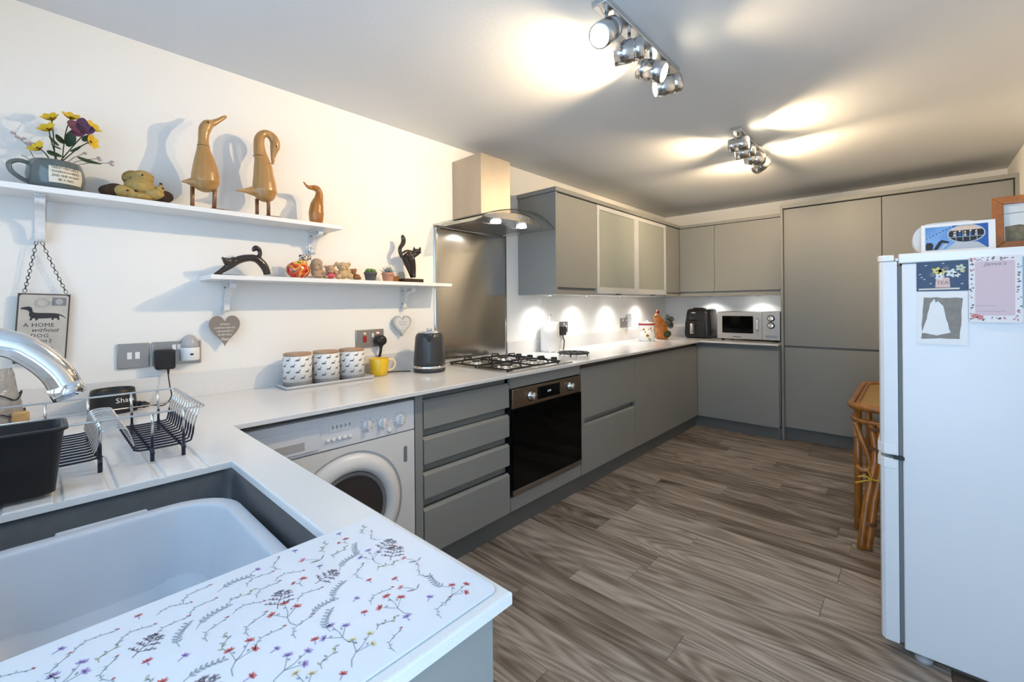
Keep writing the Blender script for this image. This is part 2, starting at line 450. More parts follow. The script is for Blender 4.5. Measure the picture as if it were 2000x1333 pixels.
# ================================================================== WORKTOP, SINK RUN
SX0, SX1, SY0, SY1 = .973, 1.62, -1.09, -.633
XE, YIN = 1.786, -.536
wt = thing('worktop', 'white quartz worktop running along the wall and around the sink', 'worktop', (0, 0, ZW))
grooves = [(-.767, -.755), (-.690, -.678), (-.845, -.833), (-.923, -.911), (-1.0, -.988)]
ys = sorted({YF + .003, SY0, SY1, YIN, YBW, D - .003} | {q for g in grooves for q in g})
xs = [.003, XWT, .70, .955, SX0, XT - .002, SX1, XE]
def wtop(i, j):
    xm, ym = (xs[i] + xs[i + 1]) / 2, (ys[j] + ys[j + 1]) / 2
    if ym > YIN and xm > XWT and not (ym > YBW and xm < XT): return None
    if SX0 < xm < SX1 and SY0 < ym < SY1: return None
    if .70 < xm < .973 and any(g[0] < ym < g[1] for g in grooves): return ZW - .0035
    return ZW
b = NB(); cells(b, xs, ys, wtop, ZW - TW)
bmesh.ops.dissolve_limit(b, angle_limit=.01, verts=b.verts, edges=b.edges)
es = [e for e in b.edges if len(e.link_faces) == 2 and e.calc_face_angle() > .5 and min(v.co.z for v in e.verts) > ZW - .001]
bmesh.ops.bevel(b, geom=es, offset=.003, segments=2, profile=.5, affect='EDGES')
obj('slab', b, 'quartz', wt)
ZUP = .956
bx('upstand', (.003, YF + .003, ZW), (.013, .70, ZUP), 'quartz', wt, .001)
bx('upstand', (.003, 1.343, ZW), (.013, D - .003, ZUP), 'quartz', wt, .001)
bx('upstand', (.013, D - .013, ZW), (XT - .003, D - .003, ZUP), 'quartz', wt, .001)
bx('upstand', (.013, YF + .003, ZW), (XE - .05, YF + .013, ZUP), 'quartz', wt, .001)

sk = thing('sink', 'dark grey rectangular sink set below the white worktop', 'sink', ((SX0 + SX1) / 2, (SY0 + SY1) / 2, ZW - .22))
b = NB(); cx, cy, w_, h_ = (SX0 + SX1) / 2, (SY0 + SY1) / 2, SX1 - SX0, SY1 - SY0
def ring(w, h, r, z, cx=cx, cy=cy): return [V(x, y, z) for x, y in rrect(cx, cy, w, h, r)]
loft(b, [ring(w_ + .02, h_ + .02, .03, ZW - TW), ring(w_ + .02, h_ + .02, .03, ZW - .225), ring(w_ - .10, h_ - .10, .05, ZW - .228), ring(w_ - .10, h_ - .10, .05, ZW - .222), ring(w_ - .02, h_ - .02, .05, ZW - .21), ring(w_ + .004, h_ + .004, .03, ZW - .19), ring(w_ + .006, h_ + .006, .025, ZW - TW)], closed=True)
obj('bowl', b, 'composite', sk)
b = NB(); lathe(b, [(.0, ZW - .222), (.045, ZW - .222), (.045, ZW - .219), (.03, ZW - .2185), (0, ZW - .2195)], (cx, cy, 0), n=24); obj('waste', b, 'chrome', sk)

wb = thing('washing_up_bowl', 'pale grey plastic washing-up bowl standing in the sink', 'bowl', (1.31, -.865, .645))
b = NB(); bc = (1.305, -.868)
def wr(w, h, r, z): return [V(x, y, z) for x, y in rrect(bc[0], bc[1], w, h, r, 8)]
loft(b, [wr(.40, .26, .07, .652), wr(.46, .32, .08, .70), wr(.500, .370, .09, .795), wr(.548, .418, .10, .798), wr(.552, .422, .10, .800), wr(.552, .422, .10, .812), wr(.548, .418, .10, .815), wr(.546, .416, .10, .8155), wr(.504, .374, .085, .8155), wr(.500, .370, .085, .8150), wr(.496, .366, .083, .810), wr(.494, .364, .083, .805), wr(.452, .310, .07, .70), wr(.430, .290, .065, .672), wr(.426, .286, .062, .668), wr(.420, .280, .06, .6665), wr(.345, .205, .05, .6665), wr(.341, .201, .05, .666), wr(.337, .197, .05, .660), wr(.30, .16, .04, .6598)])
fuse_none = obj('body', b, 'bowl_plastic', wb)
b = NB(); box(b, (bc[0] - .291, bc[1] - .055, .804), (bc[0] - .262, bc[1] + .075, .8150), .003); obj('pouring_lip', b, 'bowl_plastic', wb)

# chopping board with printed sprigs
cbd = thing('chopping_board', 'white glass chopping board printed with small sprigs beside the sink', 'chopping board', (1.63, -.8, ZW))
BX0, BX1, BY0, BY1, BZ = 1.478, 1.772, -1.17, -.548, ZW + .004
b = NB(); prism(b, rrect((BX0 + BX1) / 2, (BY0 + BY1) / 2, BX1 - BX0, BY1 - BY0, .008), (0, 0, ZW + .0005), XA, YA, .0035, bev=.001); obj('glass_panel', b, M('board_white', (.72, .75, .80), .14), cbd)
inks = ['ink_slate', 'ink_olive', 'ink_red', 'ink_pink', 'ink_lilac', 'ink_yellow', 'ink_plum']
for n_, c_ in zip(inks, ['98a2ad', 'a9ad98', 'cf6a6d', 'e0a3af', 'a593cb', 'e0d3aa', '8d8794']): M(n_, c_, .3)
b = NB()
def leaf(p, ang, l, w, mi):
    d = V(math.cos(ang), math.sin(ang), 0); n = V(-d.y, d.x, 0)
    pts = [p, p + d * l * .35 + n * w, p + d * l * .7 + n * w * .8, p + d * l, p + d * l * .7 - n * w * .8, p + d * l * .35 - n * w]
    b.faces.new([b.verts.new(q) for q in pts]).material_index = mi
def stem(pts, w, mi):
    for a, c in zip(pts, pts[1:]):
        d = (c - a).normalized(); n = V(-d.y, d.x, 0) * w
        b.faces.new([b.verts.new(q) for q in (a - n, c - n, c + n, a + n)]).material_index = mi
def bloom(p, ang, s, mi, k=5):
    for i in range(k): leaf(p, ang + (i - (k - 1) / 2) * .62, s * (1 if i % 2 else .85), s * .17, mi)
def sprig(x, y, kind, ang, s):
    zz = BZ + .0003; d = V(math.cos(ang), math.sin(ang), 0); n = V(-d.y, d.x, 0); o = V(x, y, zz)
    def q(t, c=0): return o + d * (t * s) + n * (c * s)
    if kind == 0:      # leafy branch
        P = [q(t / 8 - .5, .12 * math.sin(t * .5)) for t in range(9)]; stem(P, .0004, 0)
        for i in range(2, 9):
            for sg in (-1, 1): leaf(P[i], ang + sg * .9, s * .17, s * .035, 0)
    elif kind == 1:    # forked branch with blooms
        mi = random.choice([4, 5, 2]); P = [q(-.5, -.1), q(-.3, .02), q(-.05, .03), q(.15, -.02)]; stem(P, .0005, 0)
        for a, l in ((.0, .38), (.7, .42), (-.75, .38)):
            e = P[2 if a else 3] + V(math.cos(ang + a), math.sin(ang + a), 0) * s * l; stem([P[2 if a else 3], e], .0004, 0)
            bloom(e, ang + a, s * .16, mi); leaf((P[3] + e) / 2, ang + a + .8, s * .1, s * .03, 0)
    elif kind == 2:    # dark bushy sprig
        P = [q(-.45), q(-.2, .03), q(.1), q(.35, .05)]; stem(P, .0006, 6); bloom(P[3], ang, s * .13, random.choice([2, 6]))
        for i, t in enumerate((-.25, -.05, .12, .22)):
            for sg in (-1, 1):
                e = q(t + .12, sg * (.32 - .05 * i)); stem([q(t), e], .0005, 6)
                for k in range(4): leaf(q(t).lerp(e, .35 + k * .2), ang + sg * (1.5 if k % 2 else .2), s * .1, s * .033, 6)
    elif kind == 3:    # single small bloom
        stem([q(-.3), q(0)], .0006, 4); bloom(q(0), ang, s * .28, random.choice([4, 4, 2]))
    elif kind == 4:    # two red blooms on an elbow
        stem([q(-.3, -.1), q(-.05, .1), q(.25, .02)], .0005, 0); bloom(q(.25, .02), ang, s * .22, 2, 6); stem([q(-.1, .06), q(.0, .32)], .0004, 0); bloom(q(0, .32), ang + 1.4, s * .18, 2)
    elif kind == 5:    # olive leaf pair spray
        P = [q(t / 6 - .4, .15 * math.sin(t)) for t in range(7)]; stem(P, .0005, 1)
        for i in range(1, 7): leaf(P[i], ang + (1 if i % 2 else -1) * 1.0, s * .2, s * .045, random.choice([1, 0]))
    elif kind == 6:    # pink bloom with two long leaves
        stem([q(-.3, -.2), q(0, 0), q(.2, .2)], .0004, 0); bloom(q(.2, .2), ang + .6, s * .22, 3); leaf(q(-.3, -.2), ang + 1.2, s * .4, s * .045, 6); leaf(q(-.3, -.2), ang - .8, s * .38, s * .03, 6)
    else:              # arching twig with berries
        P = [q(t / 7 - .5, .2 * math.sin(t * .6)) for t in range(8)]; stem(P, .0004, 0)
        for i in range(1, 8): leaf(P[i], ang + (1.3 if i % 2 else -1.1), s * .12, s * .02, 0); 
        bloom(P[7], ang, s * .1, 2, 3)
rs = random.Random(3); kinds = [0, 1, 7, 3, 5, 7, 4, 1, 6, 7, 3, 2, 5, 0, 7, 3, 1, 5]; ki = 0
gy = BY0 + .022; row = 0
while gy < BY1 - .012:
    gx = BX0 + (.018 if row % 2 else .034)
    while gx < BX1 - .012:
        kd = rs.choice(kinds)
        s_ = {0: .038, 1: .044, 2: .040, 3: .022, 4: .03, 5: .028, 6: .034, 7: .034}[kd] * rs.uniform(.9, 1.1)
        xx, yy = gx + rs.uniform(-.005, .005), gy + rs.uniform(-.005, .005)
        an_ = rs.uniform(-.7, 1.0) + 2.3; m_ = s_ * .5
        if BX0 + m_ < xx < BX1 - m_ and BY0 + m_ < yy < BY1 - m_: sprig(xx, yy, kd, an_, s_)
        elif BX0 + .014 < xx < BX1 - .014 and BY0 + .014 < yy < BY1 - .014: sprig(xx, yy, 3, an_, .02)
        gx += .032
    gy += .031; row += 1
obj('printed_sprigs', b, inks, cbd, normals=False)

# sink base unit and washing machine
su = thing('sink_base_unit', 'grey base cabinet carrying the sink and its worktop end', 'cabinet', (1.0, -.9, 0))
bx('end_panel', (1.752, YF + .006, 0), (1.772, -.556, ZW - TW), 'cabinet', su)
bx('door', (.66, -.575, .115), (1.20, -.556, ZW - .05), 'cabinet', su)
bx('door', (1.205, -.575, .115), (1.75, -.556, ZW - .05), 'cabinet', su)
bx('back_panel', (.66, YF + .01, .02), (1.75, YF + .03, ZW - TW), 'cabinet', su)

YW0, YW1, XWM = -.508, .160, .566
wm = thing('washing_machine', 'white front-loading washing machine under the worktop', 'washing machine', (.3, (YW0 + YW1) / 2, 0))
b = NB(); box(b, (.05, YW0, .02), (XWM - .012, YW1, .815), .004); obj('body', b, 'washer_white', wm)
b = NB(); zf = .690; box(b, (XWM - .012, YW0, zf), (XWM + .002, YW1, .815), .003); fas = obj('control_panel', b, M('washer_panel', (.76, .77, .81), .28), wm)
# front plate with round opening
b = NB(); dcy, dcz, dr = -.134, .430, .232; N_ = 64
outer = []
hw0, hw1, hz0, hz1 = dcy - YW0, YW1 - dcy, dcz - .11, zf - .004 - dcz
ANG = sorted([2 * PI * i / N_ for i in range(N_)] + [math.atan2(hz1, hw1), math.atan2(hz1, -hw0), math.atan2(-hz0, -hw0) + 2 * PI, math.atan2(-hz0, hw1) + 2 * PI])
for a in ANG:
    ca, sa = math.cos(a), math.sin(a)
    hw0, hw1, hz0, hz1 = dcy - YW0, YW1 - dcy, dcz - .11, zf - .004 - dcz
    t = min((hw1 if ca > 0 else hw0) / max(abs(ca), 1e-6), (hz1 if sa > 0 else hz0) / max(abs(sa), 1e-6))
    outer.append(V(XWM, dcy + ca * t, dcz + sa * t))
inn = [V(XWM, dcy + dr * math.cos(a), dcz + dr * math.sin(a)) for a in ANG]
inb = [V(XWM - .011, p.y, p.z) for p in inn]
oub = [V(XWM - .011, p.y, p.z) for p in outer]
loft(b, [oub, outer, inn, inb], smooth=False, cap0=False, cap1=False); obj('front_panel', b, 'washer_white', wm)
wd = NB(); lathe(wd, [(.150, -.02), (.152, .0), (.157, .016), (.170, .026), (.196, .024), (.216, .012), (.222, .0), (.222, -.02)], (XWM - .004, dcy, dcz), 'x', 64)
wdo = obj('door_ring', wd, 'white_plastic', wm)
b = NB(); lathe(b, [(.153, .006), (.138, .008), (.125, -.002), (.100, -.015), (.06, -.02), (0, -.022)], (XWM - .004, dcy, dcz), 'x', 48); obj('door_glass', b, M('washer_glass', (.03, .025, .022), .06, coat=.6), wdo)
b = NB(); lathe(b, [(.152, -.004), (.152, .011), (.138, .012), (.137, -.004)], (XWM - .004, dcy, dcz), 'x', 48); obj('seal', b, 'rubber_grey', wdo)
bx('plinth_panel', (XWM - .04, YW0, .02), (XWM - .02, YW1, .105), 'washer_white', wm)
b = NB(); sl = rrect(0, 0, .016, .068, .007, 4); prism(b, sl, (XWM + .0002, .115, .592), YA, ZA, .0016); obj('door_release_slot', b, 'rubber_grey', wm)
b = NB(); box(b, (XWM + .0025, -.50, .702), (XWM + .0075, -.2495, .787), .002); det = obj('detergent_drawer', b, MATS['washer_panel'], fas)
b = NB(); prism(b, [(0, 0), (.13, 0), (.13, .028), (0, .028)], (XWM + .0076, -.435, .714), YA, ZA, .0012); obj('finger_recess', b, 'grey_plastic', det)
b = NB(); prism(b, rrect(0, 0, .094, .032, .006, 3), (XWM + .002, -.168, .769), YA, ZA, .002); dsp = obj('display', b, 'white_gloss', fas)
b = NB()
for i in range(5):
    yy = -.203 + i * .0165
    box(b, (XWM + .0041, yy, .764), (XWM + .0045, yy + .002, .778)); box(b, (XWM + .0041, yy + .004, .770), (XWM + .0045, yy + .008, .772))
obj('display_marks', b, 'text_dark', dsp)
for i in range(5):
    b = NB(); lathe(b, [(.0085, 0), (.0085, .004), (.007, .006), (0, .0062)], (XWM + .002, -.2195 + i * .0215, .7255), 'x', 16); obj('button', b, 'white_plastic', fas)
b = NB(); lathe(b, [(.011, 0), (.011, .005), (.009, .007), (0, .007)], (XWM + .002, .037, .711), 'x', 18); obj('button', b, 'white_plastic', fas)
for yy, zz, r_, nt_ in ((-.063, .7527, .021, 8), (.0045, .7475, .021, 8), (.086, .7445, .023, 16)):
    b = NB(); lathe(b, [(r_, 0), (r_, .006), (r_ * .85, .009), (0, .009)], (XWM + .002, yy, zz), 'x', 28)
    box(b, (XWM + .010, yy - .005, zz - r_ * .85), (XWM + .022, yy + .005, zz + r_ * .85), .002); kn = obj('dial', b, 'white_plastic', fas)
    b = NB()
    for i in range(nt_):
        a = 2 * PI * i / nt_ + .2; box(b, (XWM + .0021, yy + math.cos(a) * (r_ + .008) - .0012, zz + math.sin(a) * (r_ + .008) - .002), (XWM + .0024, yy + math.cos(a) * (r_ + .008) + .0012, zz + math.sin(a) * (r_ + .008) + .002))
    obj('dial_marks', b, 'text_grey', kn)

# ================================================================== BASE UNITS, LEFT RUN
ZD, ZTOP = .112, .803
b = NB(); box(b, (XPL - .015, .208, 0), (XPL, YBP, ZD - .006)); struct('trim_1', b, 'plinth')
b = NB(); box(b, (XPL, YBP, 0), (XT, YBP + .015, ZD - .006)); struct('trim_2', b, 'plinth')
fp = bx('filler_panel', (.02, .165, 0), (XF, .204, ZW - TW), 'cabinet'); tag(fp, 'grey end panel between the washing machine and the drawers', 'panel')
dr_u = thing('drawer_unit', 'grey base unit of four handleless drawers beside the washing machine', 'cabinet', (.3, .49, 0))
Y0, Y1 = .208, .764
bx('carcass', (.02, Y0, ZD), (XF - .055, Y1 - .002, ZW - TW), 'cabinet', dr_u)
bx('carcass_side', (XF - .055, Y0, ZD), (XF - .022, Y0 + .004, ZW - TW), 'cabinet_edge', dr_u)
for z0, z1 in ((.676, ZTOP), (.520, .637), (.366, .480), (ZD, .322)):
    b = NB(); prism(b, [(0, z0), (0, z1 - .012), (-.012, z1), (-.02, z1), (-.02, z0)], (XF, Y0 + .002, 0), XA, ZA, -(Y1 - Y0 - .006)); obj('drawer_front', b, 'cabinet', dr_u)
for z in (.657, .500, .344, .823):
    bx('grip_rail', (XF - .055, Y0 + .002, z - .022), (XF - .03, Y1 - .006, z + .02), 'cabinet_edge', dr_u)
YO0, YO1 = .768, 1.430
ou = thing('oven_housing', 'grey housing with blank strips above and below the oven', 'cabinet', (.3, 1.1, 0))
bx('top_strip', (XF - .02, YO0, .772), (XF, YO1, ZW - TW), 'cabinet', ou)
bx('bottom_strip', (XF - .02, YO0, ZD), (XF, YO1, .186), 'cabinet', ou)
bx('carcass', (.02, YO0, ZD), (.03, YO1, ZW - TW), 'cabinet', ou)
bx('shelf', (.03, YO0, ZD), (XF - .02, YO1, .186), 'cabinet', ou)
ov = thing('oven', 'built-in black glass oven with bronze steel control strip', 'oven', (.3, 1.1, .19))
bx('body', (.06, YO0 + .01, .19), (XF - .004, YO1 - .01, .768), 'black', ov)
bx('control_strip', (XF - .003, YO0 + .006, .664), (XF + .012, YO1 - .006, .766), M('bronze_steel', (.42, .35, .275), .3, 1, aniso=.5), ov)
bx('door', (XF - .003, YO0 + .006, .226), (XF + .014, YO1 - .006, .660), 'oven_glass', ov, .002)
bx('bottom_trim', (XF - .003, YO0 + .006, .194), (XF + .014, YO1 - .006, .2245), 'steel_dark', ov)
oc = bpy.data.objects['control_strip']
b = NB(); box(b, (XF + .012, .985, .682), (XF + .0135, 1.195, .752), .0005); sc_ = obj('display', b, 'black_gloss', oc)
b = NB(); text(b, '12:50', .016, (XF + .0139, 1.09, .718), YA, ZA); obj('clock_digits', b, M('digits', (.5, .6, .75), .5, emit=((.6, .75, 1), .8)), sc_)
for yy in (.925, 1.30):
    b = NB(); lathe(b, [(.026, 0), (.026, .003), (.021, .004), (.0205, .026), (.018, .030), (0, .030)], (XF + .012, yy, .715), 'x', 28)
    kn = obj('knob', b, 'chrome_soft', oc)
    b = NB(); lathe(b, [(.031, 0), (.031, .002), (0, .002)], (XF + .0118, yy, .715), 'x', 28); obj('knob_ring', b, 'black', kn)
Y2 = 2.182
pu = thing('pan_drawer_unit', 'grey base unit with two deep drawers right of the oven', 'cabinet', (.3, 1.8, 0))
bx('carcass', (.02, YO1 + .004, ZD), (XF - .055, Y2, ZW - TW), 'cabinet', pu)
for z0, z1 in ((.474, ZTOP), (ZD, .436)):
    b = NB(); prism(b, [(0, z0), (0, z1 - .012), (-.012, z1), (-.02, z1), (-.02, z0)], (XF, YO1 + .006, 0), XA, ZA, -(Y2 - YO1 - .009)); obj('drawer_front', b, 'cabinet', pu)
bx('grip_rail', (XF - .055, YO1 + .05, .433), (XF - .03, Y2 - .004, .476), 'cabinet_edge', pu)
bx('filler', (XF - .02, YO1 + .006, .4365), (XF, YO1 + .05, .4735), 'cabinet', pu)
bx('grip_rail', (XF - .055, YO1 + .006, .80), (XF - .03, Y2 - .004, ZW - TW), M('rail_brown', (.13, .10, .075), .45, .3), pu)
cu_ = thing('corner_base_unit', 'grey corner base unit with one wide plain door', 'cabinet', (.3, 2.8, 0))
bx('carcass', (.02, Y2 + .002, ZD), (XF - .055, D - .02, ZW - TW), 'cabinet', cu_)
b = NB(); prism(b, [(0, ZD), (0, ZTOP - .012), (-.012, ZTOP), (-.02, ZTOP), (-.02, ZD)], (XF, Y2 + .001, 0), XA, ZA, -(YBF - Y2 - .002)); obj('door', b, 'cabinet', cu_)
bx('grip_rail', (XF - .055, Y2 + .002, .80), (XF - .03, YBF + .03, ZW - TW), 'rail_brown', cu_)
bu = thing('back_base_unit', 'grey base unit with one door below the microwave', 'cabinet', (.9, 3.8, 0))
bx('carcass', (XF - .053, YBF + .055, ZD), (XT - .006, D - .02, ZW - TW), 'cabinet', bu)
b = NB(); prism(b, [(0, ZD), (0, ZTOP - .012), (.012, ZTOP), (.02, ZTOP), (.02, ZD)], (XF + .003, YBF, 0), YA, ZA, XT - XF - .012); obj('door', b, 'cabinet', bu)
bx('grip_rail', (XF - .02, YBF + .03, .80), (XT - .008, YBF + .055, ZW - TW), 'cabinet_edge', bu)

# ================================================================== TALL UNITS
YT, ZT = 3.587, 2.09
XT1, XT2 = 1.972, 2.665
ZS0, ZS1 = .823, .840
ep = bx('tall_end_panel', (XT, YT - .035, 0), (XT + .018, D, ZT), 'cabinet'); tag(ep, 'narrow full-height grey end panel between microwave and tall cupboards', 'panel')
for x0, x1, nm, lb in ((XT + .019, XT1, 'tall_cupboard', 'tall grey cupboard next to the microwave, upper and lower door'), (XT1 + .001, XT2, 'tall_cupboard', 'tall grey cupboard in the corner by the right wall')):
    t_ = thing(nm, lb, 'cupboard', ((x0 + x1) / 2, 3.8, 0))
    bx('carcass', (x0, YT + .022, ZD), (x1, D - .002, ZT - .034), 'cabinet_edge', t_)
    bx('upper_door', (x0 + .001, YT, ZS1), (x1 - .0025, YT + .02, ZT - .036), 'cabinet', t_)
    bx('lower_door', (x0 + .001, YT, ZD), (x1 - .0025, YT + .02, ZS0), 'cabinet', t_)
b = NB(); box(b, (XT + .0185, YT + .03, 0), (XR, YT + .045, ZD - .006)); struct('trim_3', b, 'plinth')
b = NB(); box(b, (XT + .0185, YT - .035, ZT - .03), (XR, D, ZT)); box(b, (XT2 + .002, YT - .035, 0), (XR, YT + .02, ZT - .0301)); struct('trim_4', b, 'cabinet')

# ================================================================== WALL UNITS
XU, ZUB, ZUT = .35, 1.294, 2.033
YU = [1.474, 2.003, 2.662, 3.284, 3.62]
XBS = .697
ZDB = 1.343
GROUPU = None
u1 = thing('wall_cabinet', 'grey wall cabinet with solid door, nearest the cooker hood', 'cabinet', (.17, 1.74, ZUB))
bx('side_panel', (0.001, YU[0], ZUB), (XU, YU[0] + .018, ZUT - .03), 'cabinet', u1)
bx('carcass', (.002, YU[0] + .018, ZUB), (XU - .026, YU[1], ZUT - .03), 'cabinet', u1)
bx('door', (XU - .022, YU[0] + .019, ZDB), (XU - .001, YU[1] - .001, ZUT - .036), 'cabinet', u1)
bx('light_pelmet', (XU - .026, YU[0] + .019, ZUB), (XU - .006, YU[1], ZUB + .030), 'cabinet', u1)
def downlight(parent, x, y, z):
    b = NB(); lathe(b, [(.026, 0), (.026, -.004), (.02, -.005), (.02, -.003), (0, -.003)], (x, y, z), 'z', 20); dl = obj('downlight', b, 'chrome_soft', parent)
    b = NB(); lathe(b, [(.019, -.0032), (.019, -.0045), (0, -.0045)], (x, y, z), 'z', 20); obj('downlight_lens', b, 'led', dl)
    l = bpy.data.lights.new('downlight_lamp', 'SPOT'); l.energy = P_UNDER; l.spot_size = math.radians(140); l.spot_blend = .9; l.shadow_soft_size = .02; l.color = (1, .97, .93)
    o = bpy.data.objects.new('downlight_lamp', l); COL.objects.link(o); o.location = Vector((x, y, z - .008)) - ORG[root_of(parent).name]; o.parent = parent
for i, (y0, y1, lb) in enumerate(((YU[1], YU[2], 'aluminium-framed frosted glass wall cabinet beside the solid grey one'), (YU[2], YU[3], 'aluminium-framed frosted glass wall cabinet towards the corner'))):
    g = thing('glass_wall_cabinet', lb, 'cabinet', (.17, (y0 + y1) / 2, ZUB))
    b = NB(); t = .016
    box(b, (.002, y0 + .001, ZUB), (XU - .026, y0 + t, ZUT - .03)); box(b, (.002, y1 - t, ZUB), (XU - .026, y1 - .001, ZUT - .03)); box(b, (.002, y0 + t, ZUB), (XU - .026, y1 - t, ZUB + t)); box(b, (.002, y0 + t, ZUT - .046), (XU - .026, y1 - t, ZUT - .03)); box(b, (.002, y0 + t, ZUB + t), (.012, y1 - t, ZUT - .046))
    obj('carcass', b, M('carcass_pale', (.55, .55, .52), .5), g)
    bx('shelf', (.013, y0 + t + .001, 1.62), (XU - .05, y1 - t - .001, 1.636), 'carcass_pale', g)
    b = NB(); f = .034; z0, z1 = ZUB + .014, ZUT - .036
    for lo, hi in (((y0 + .002, z0), (y0 + .002 + f, z1)), ((y1 - .002 - f, z0), (y1 - .002, z1)), ((y0 + .002 + f, z0), (y1 - .002 - f, z0 + f * 1.4)), ((y0 + .002 + f, z1 - f), (y1 - .002 - f, z1))):
        box(b, (XU - .022, lo[0], lo[1]), (XU + .001, hi[0], hi[1]), .001)
    d_ = obj('door_frame', b, M('aluminium', (.66, .67, .68), .35, .25), g)
    bx('pane', (XU - .012, y0 + .002 + f, z0 + f * 1.4), (XU - .006, y1 - .002 - f, z1 - f), 'frost', d_, 0)
    b = NB(); box(b, (XU - .002, (y0 + y1) / 2 - .04, z0 - .008), (XU + .012, (y0 + y1) / 2 + .04, z0 - .001), .002); obj('handle', b, 'black', d_)
uc = thing('corner_wall_cabinet', 'narrow grey corner wall cabinet panel beside the frosted glass doors', 'cabinet', (.17, 3.5, ZUB))
bx('carcass', (.002, YU[3] + .001, ZUB), (XU - .026, D - .002, ZUT - .03), 'cabinet', uc)
bx('front_panel', (XU - .022, YU[3] + .001, ZDB - .01), (XU - .001, YU[4] + .012, ZUT - .036), 'cabinet', uc)
bx('light_pelmet', (XU - .026, YU[3], ZUB), (XU - .006, YU[4] + .02, ZUB + .03), 'cabinet', uc)
for x0, x1, lb in ((XU + .001, XBS, 'narrow grey wall cabinet on the back wall above the air fryer'), (XBS, XT - .001, 'wide grey wall cabinet above the microwave')):
    g = thing('back_wall_cabinet', lb, 'cabinet', ((x0 + x1) / 2, 3.85, ZUB))
    bx('carcass', (x0 - .02, YU[4] + .024, ZUB), (x1 - .0205 if x1 < 1 else x1, D - .002, ZUT - .03), 'cabinet', g)
    bx('door', (x0 + .001, YU[4], ZDB), (x1 - .0025, YU[4] + .02, ZUT - .036), 'cabinet', g)
    bx('light_pelmet', (x0 - .0, YU[4] + .006, ZUB), (x1 - .001, YU[4] + .024, ZUB + .03), 'cabinet', g)
    downlight(g, (x0 + x1) / 2 + .02, 3.95, ZUB)
b = NB(); box(b, (.001, YU[0] - .012, ZUT - .0295), (XU + .012, YU[4] + .001, ZUT), .002); struct('trim_5', b, 'cabinet')
b = NB(); box(b, (.001, YU[4] + .0015, ZUT - .0295), (XT - .001, D - .001, ZUT), .002); struct('trim_6', b, 'cabinet')
downlight(u1, .15, 1.66, ZUB)
cabs = [o for o in bpy.data.objects if o.name.startswith('glass_wall_cabinet')]
downlight(cabs[0], .15, 2.16, ZUB); downlight(cabs[1], .15, 2.72, ZUB); downlight(uc, .15, 3.32, ZUB)

# ================================================================== SPLASHBACK, HOOD, HOB
b = NB(); NYs, NZs = 28, 36; sv_ = []
for j in range(NZs + 1):
    for i in range(NYs + 1):
        y = .702 + .639 * i / NYs; z = ZW + .001 + (1.716 - ZW - .001) * j / NZs; k = math.sin(PI * i / NYs) ** .5 * math.sin(PI * j / NZs) ** .5 if 0 < i < NYs and 0 < j < NZs else 0
        sv_.append(b.verts.new((.0075 + k * (.0030 * math.sin(11 * (y - .7) - 3.2 * (z - .86)) + .0020 * math.sin(17 * (y - .7) - 5 * (z - .86) ** 2 * 2 + 1)), y, z)))
for j in range(NZs):
    for i in range(NYs): b.faces.new((sv_[j * (NYs + 1) + i], sv_[j * (NYs + 1) + i + 1], sv_[(j + 1) * (NYs + 1) + i + 1], sv_[(j + 1) * (NYs + 1) + i])).smooth = True
bd_ = [e for e in b.edges if len(e.link_faces) == 1]; r_ = bmesh.ops.extrude_edge_only(b, edges=bd_)
for v in [g for g in r_['geom'] if isinstance(g, bmesh.types.BMVert)]: v.co.x = .001
sp = obj('splashback', b, 'brushed'); tag(sp, 'brushed stainless steel splashback behind the hob', 'splashback')
hd = thing('cooker_hood', 'stainless chimney cooker hood with curved clear glass canopy', 'cooker hood', (.2, 1.02, 1.7))
HY0, HY1, HX = .853, 1.108, .265
b = NB(); prism(b, [(0.001, HY0), (HX, HY0), (HX, HY1), (0.001, HY1)], (0, 0, 1.765), XA, YA, 2.135 - 1.765, bev=.002); obj('chimney', b, M('chimney_steel', (.47, .43, .38), .46, 1, noise=(5, .18), stretch=(1, 1, .25)), hd)
# canopy glass: arch along y, front edge bowed in plan
def canopy(z_of, y0, y1, xf, t, n=20):
    b = NB(); rows = []
    for i in range(n + 1):
        k = i / n; y = y0 + (y1 - y0) * k; c = 1 - (2 * k - 1) ** 2
        z = z_of(c); xe = xf(c); rows.append([V(.008, y, z), V(xe * .5, y, z + .004), V(xe, y, z), V(xe, y, z - t), V(xe * .5, y, z + .004 - t), V(.008, y, z - t)])
    loft(b, rows); return b
GY0, GY1 = .690, 1.352
obj('glass_canopy', canopy(lambda c: 1.717 + .062 * c, GY0, GY1, lambda c: .43 + .055 * c, .006), 'clear_glass', hd)
M('glass_edge', (.05, .06, .055), .1)
b = NB(); pts = []
for i in range(25):
    k = i / 24; c = 1 - (2 * k - 1) ** 2; pts.append(V(.43 + .055 * c, GY0 + (GY1 - GY0) * k, 1.714 + .062 * c))
sweep(b, pts, .003, 6); obj('glass_edge_trim', b, 'glass_edge', hd)
b = NB(); rows = []
for i in range(17):
    k = i / 16; y = GY0 + .075 + (GY1 - GY0 - .15) * k; c = 1 - (2 * k - 1) ** 2
    zt = 1.714 + .056 * (1 - (((y - (GY0 + GY1) / 2) / ((GY1 - GY0) / 2)) ** 2)) - .006
    rows.append([V(.008, y, zt), V(.37 + .06 * c, y, zt), V(.365 + .06 * c, y, min(zt - .003, 1.722)), V(.30, y, 1.712), V(.008, y, 1.712)])
loft(b, rows, smooth=False); hb = obj('hood_body', b, 'steel', hd)
b = NB(); box(b, (.05, .80, 1.7085), (.29, 1.24, 1.7115), .001); obj('grease_filter', b, 'steel_dark', hd)
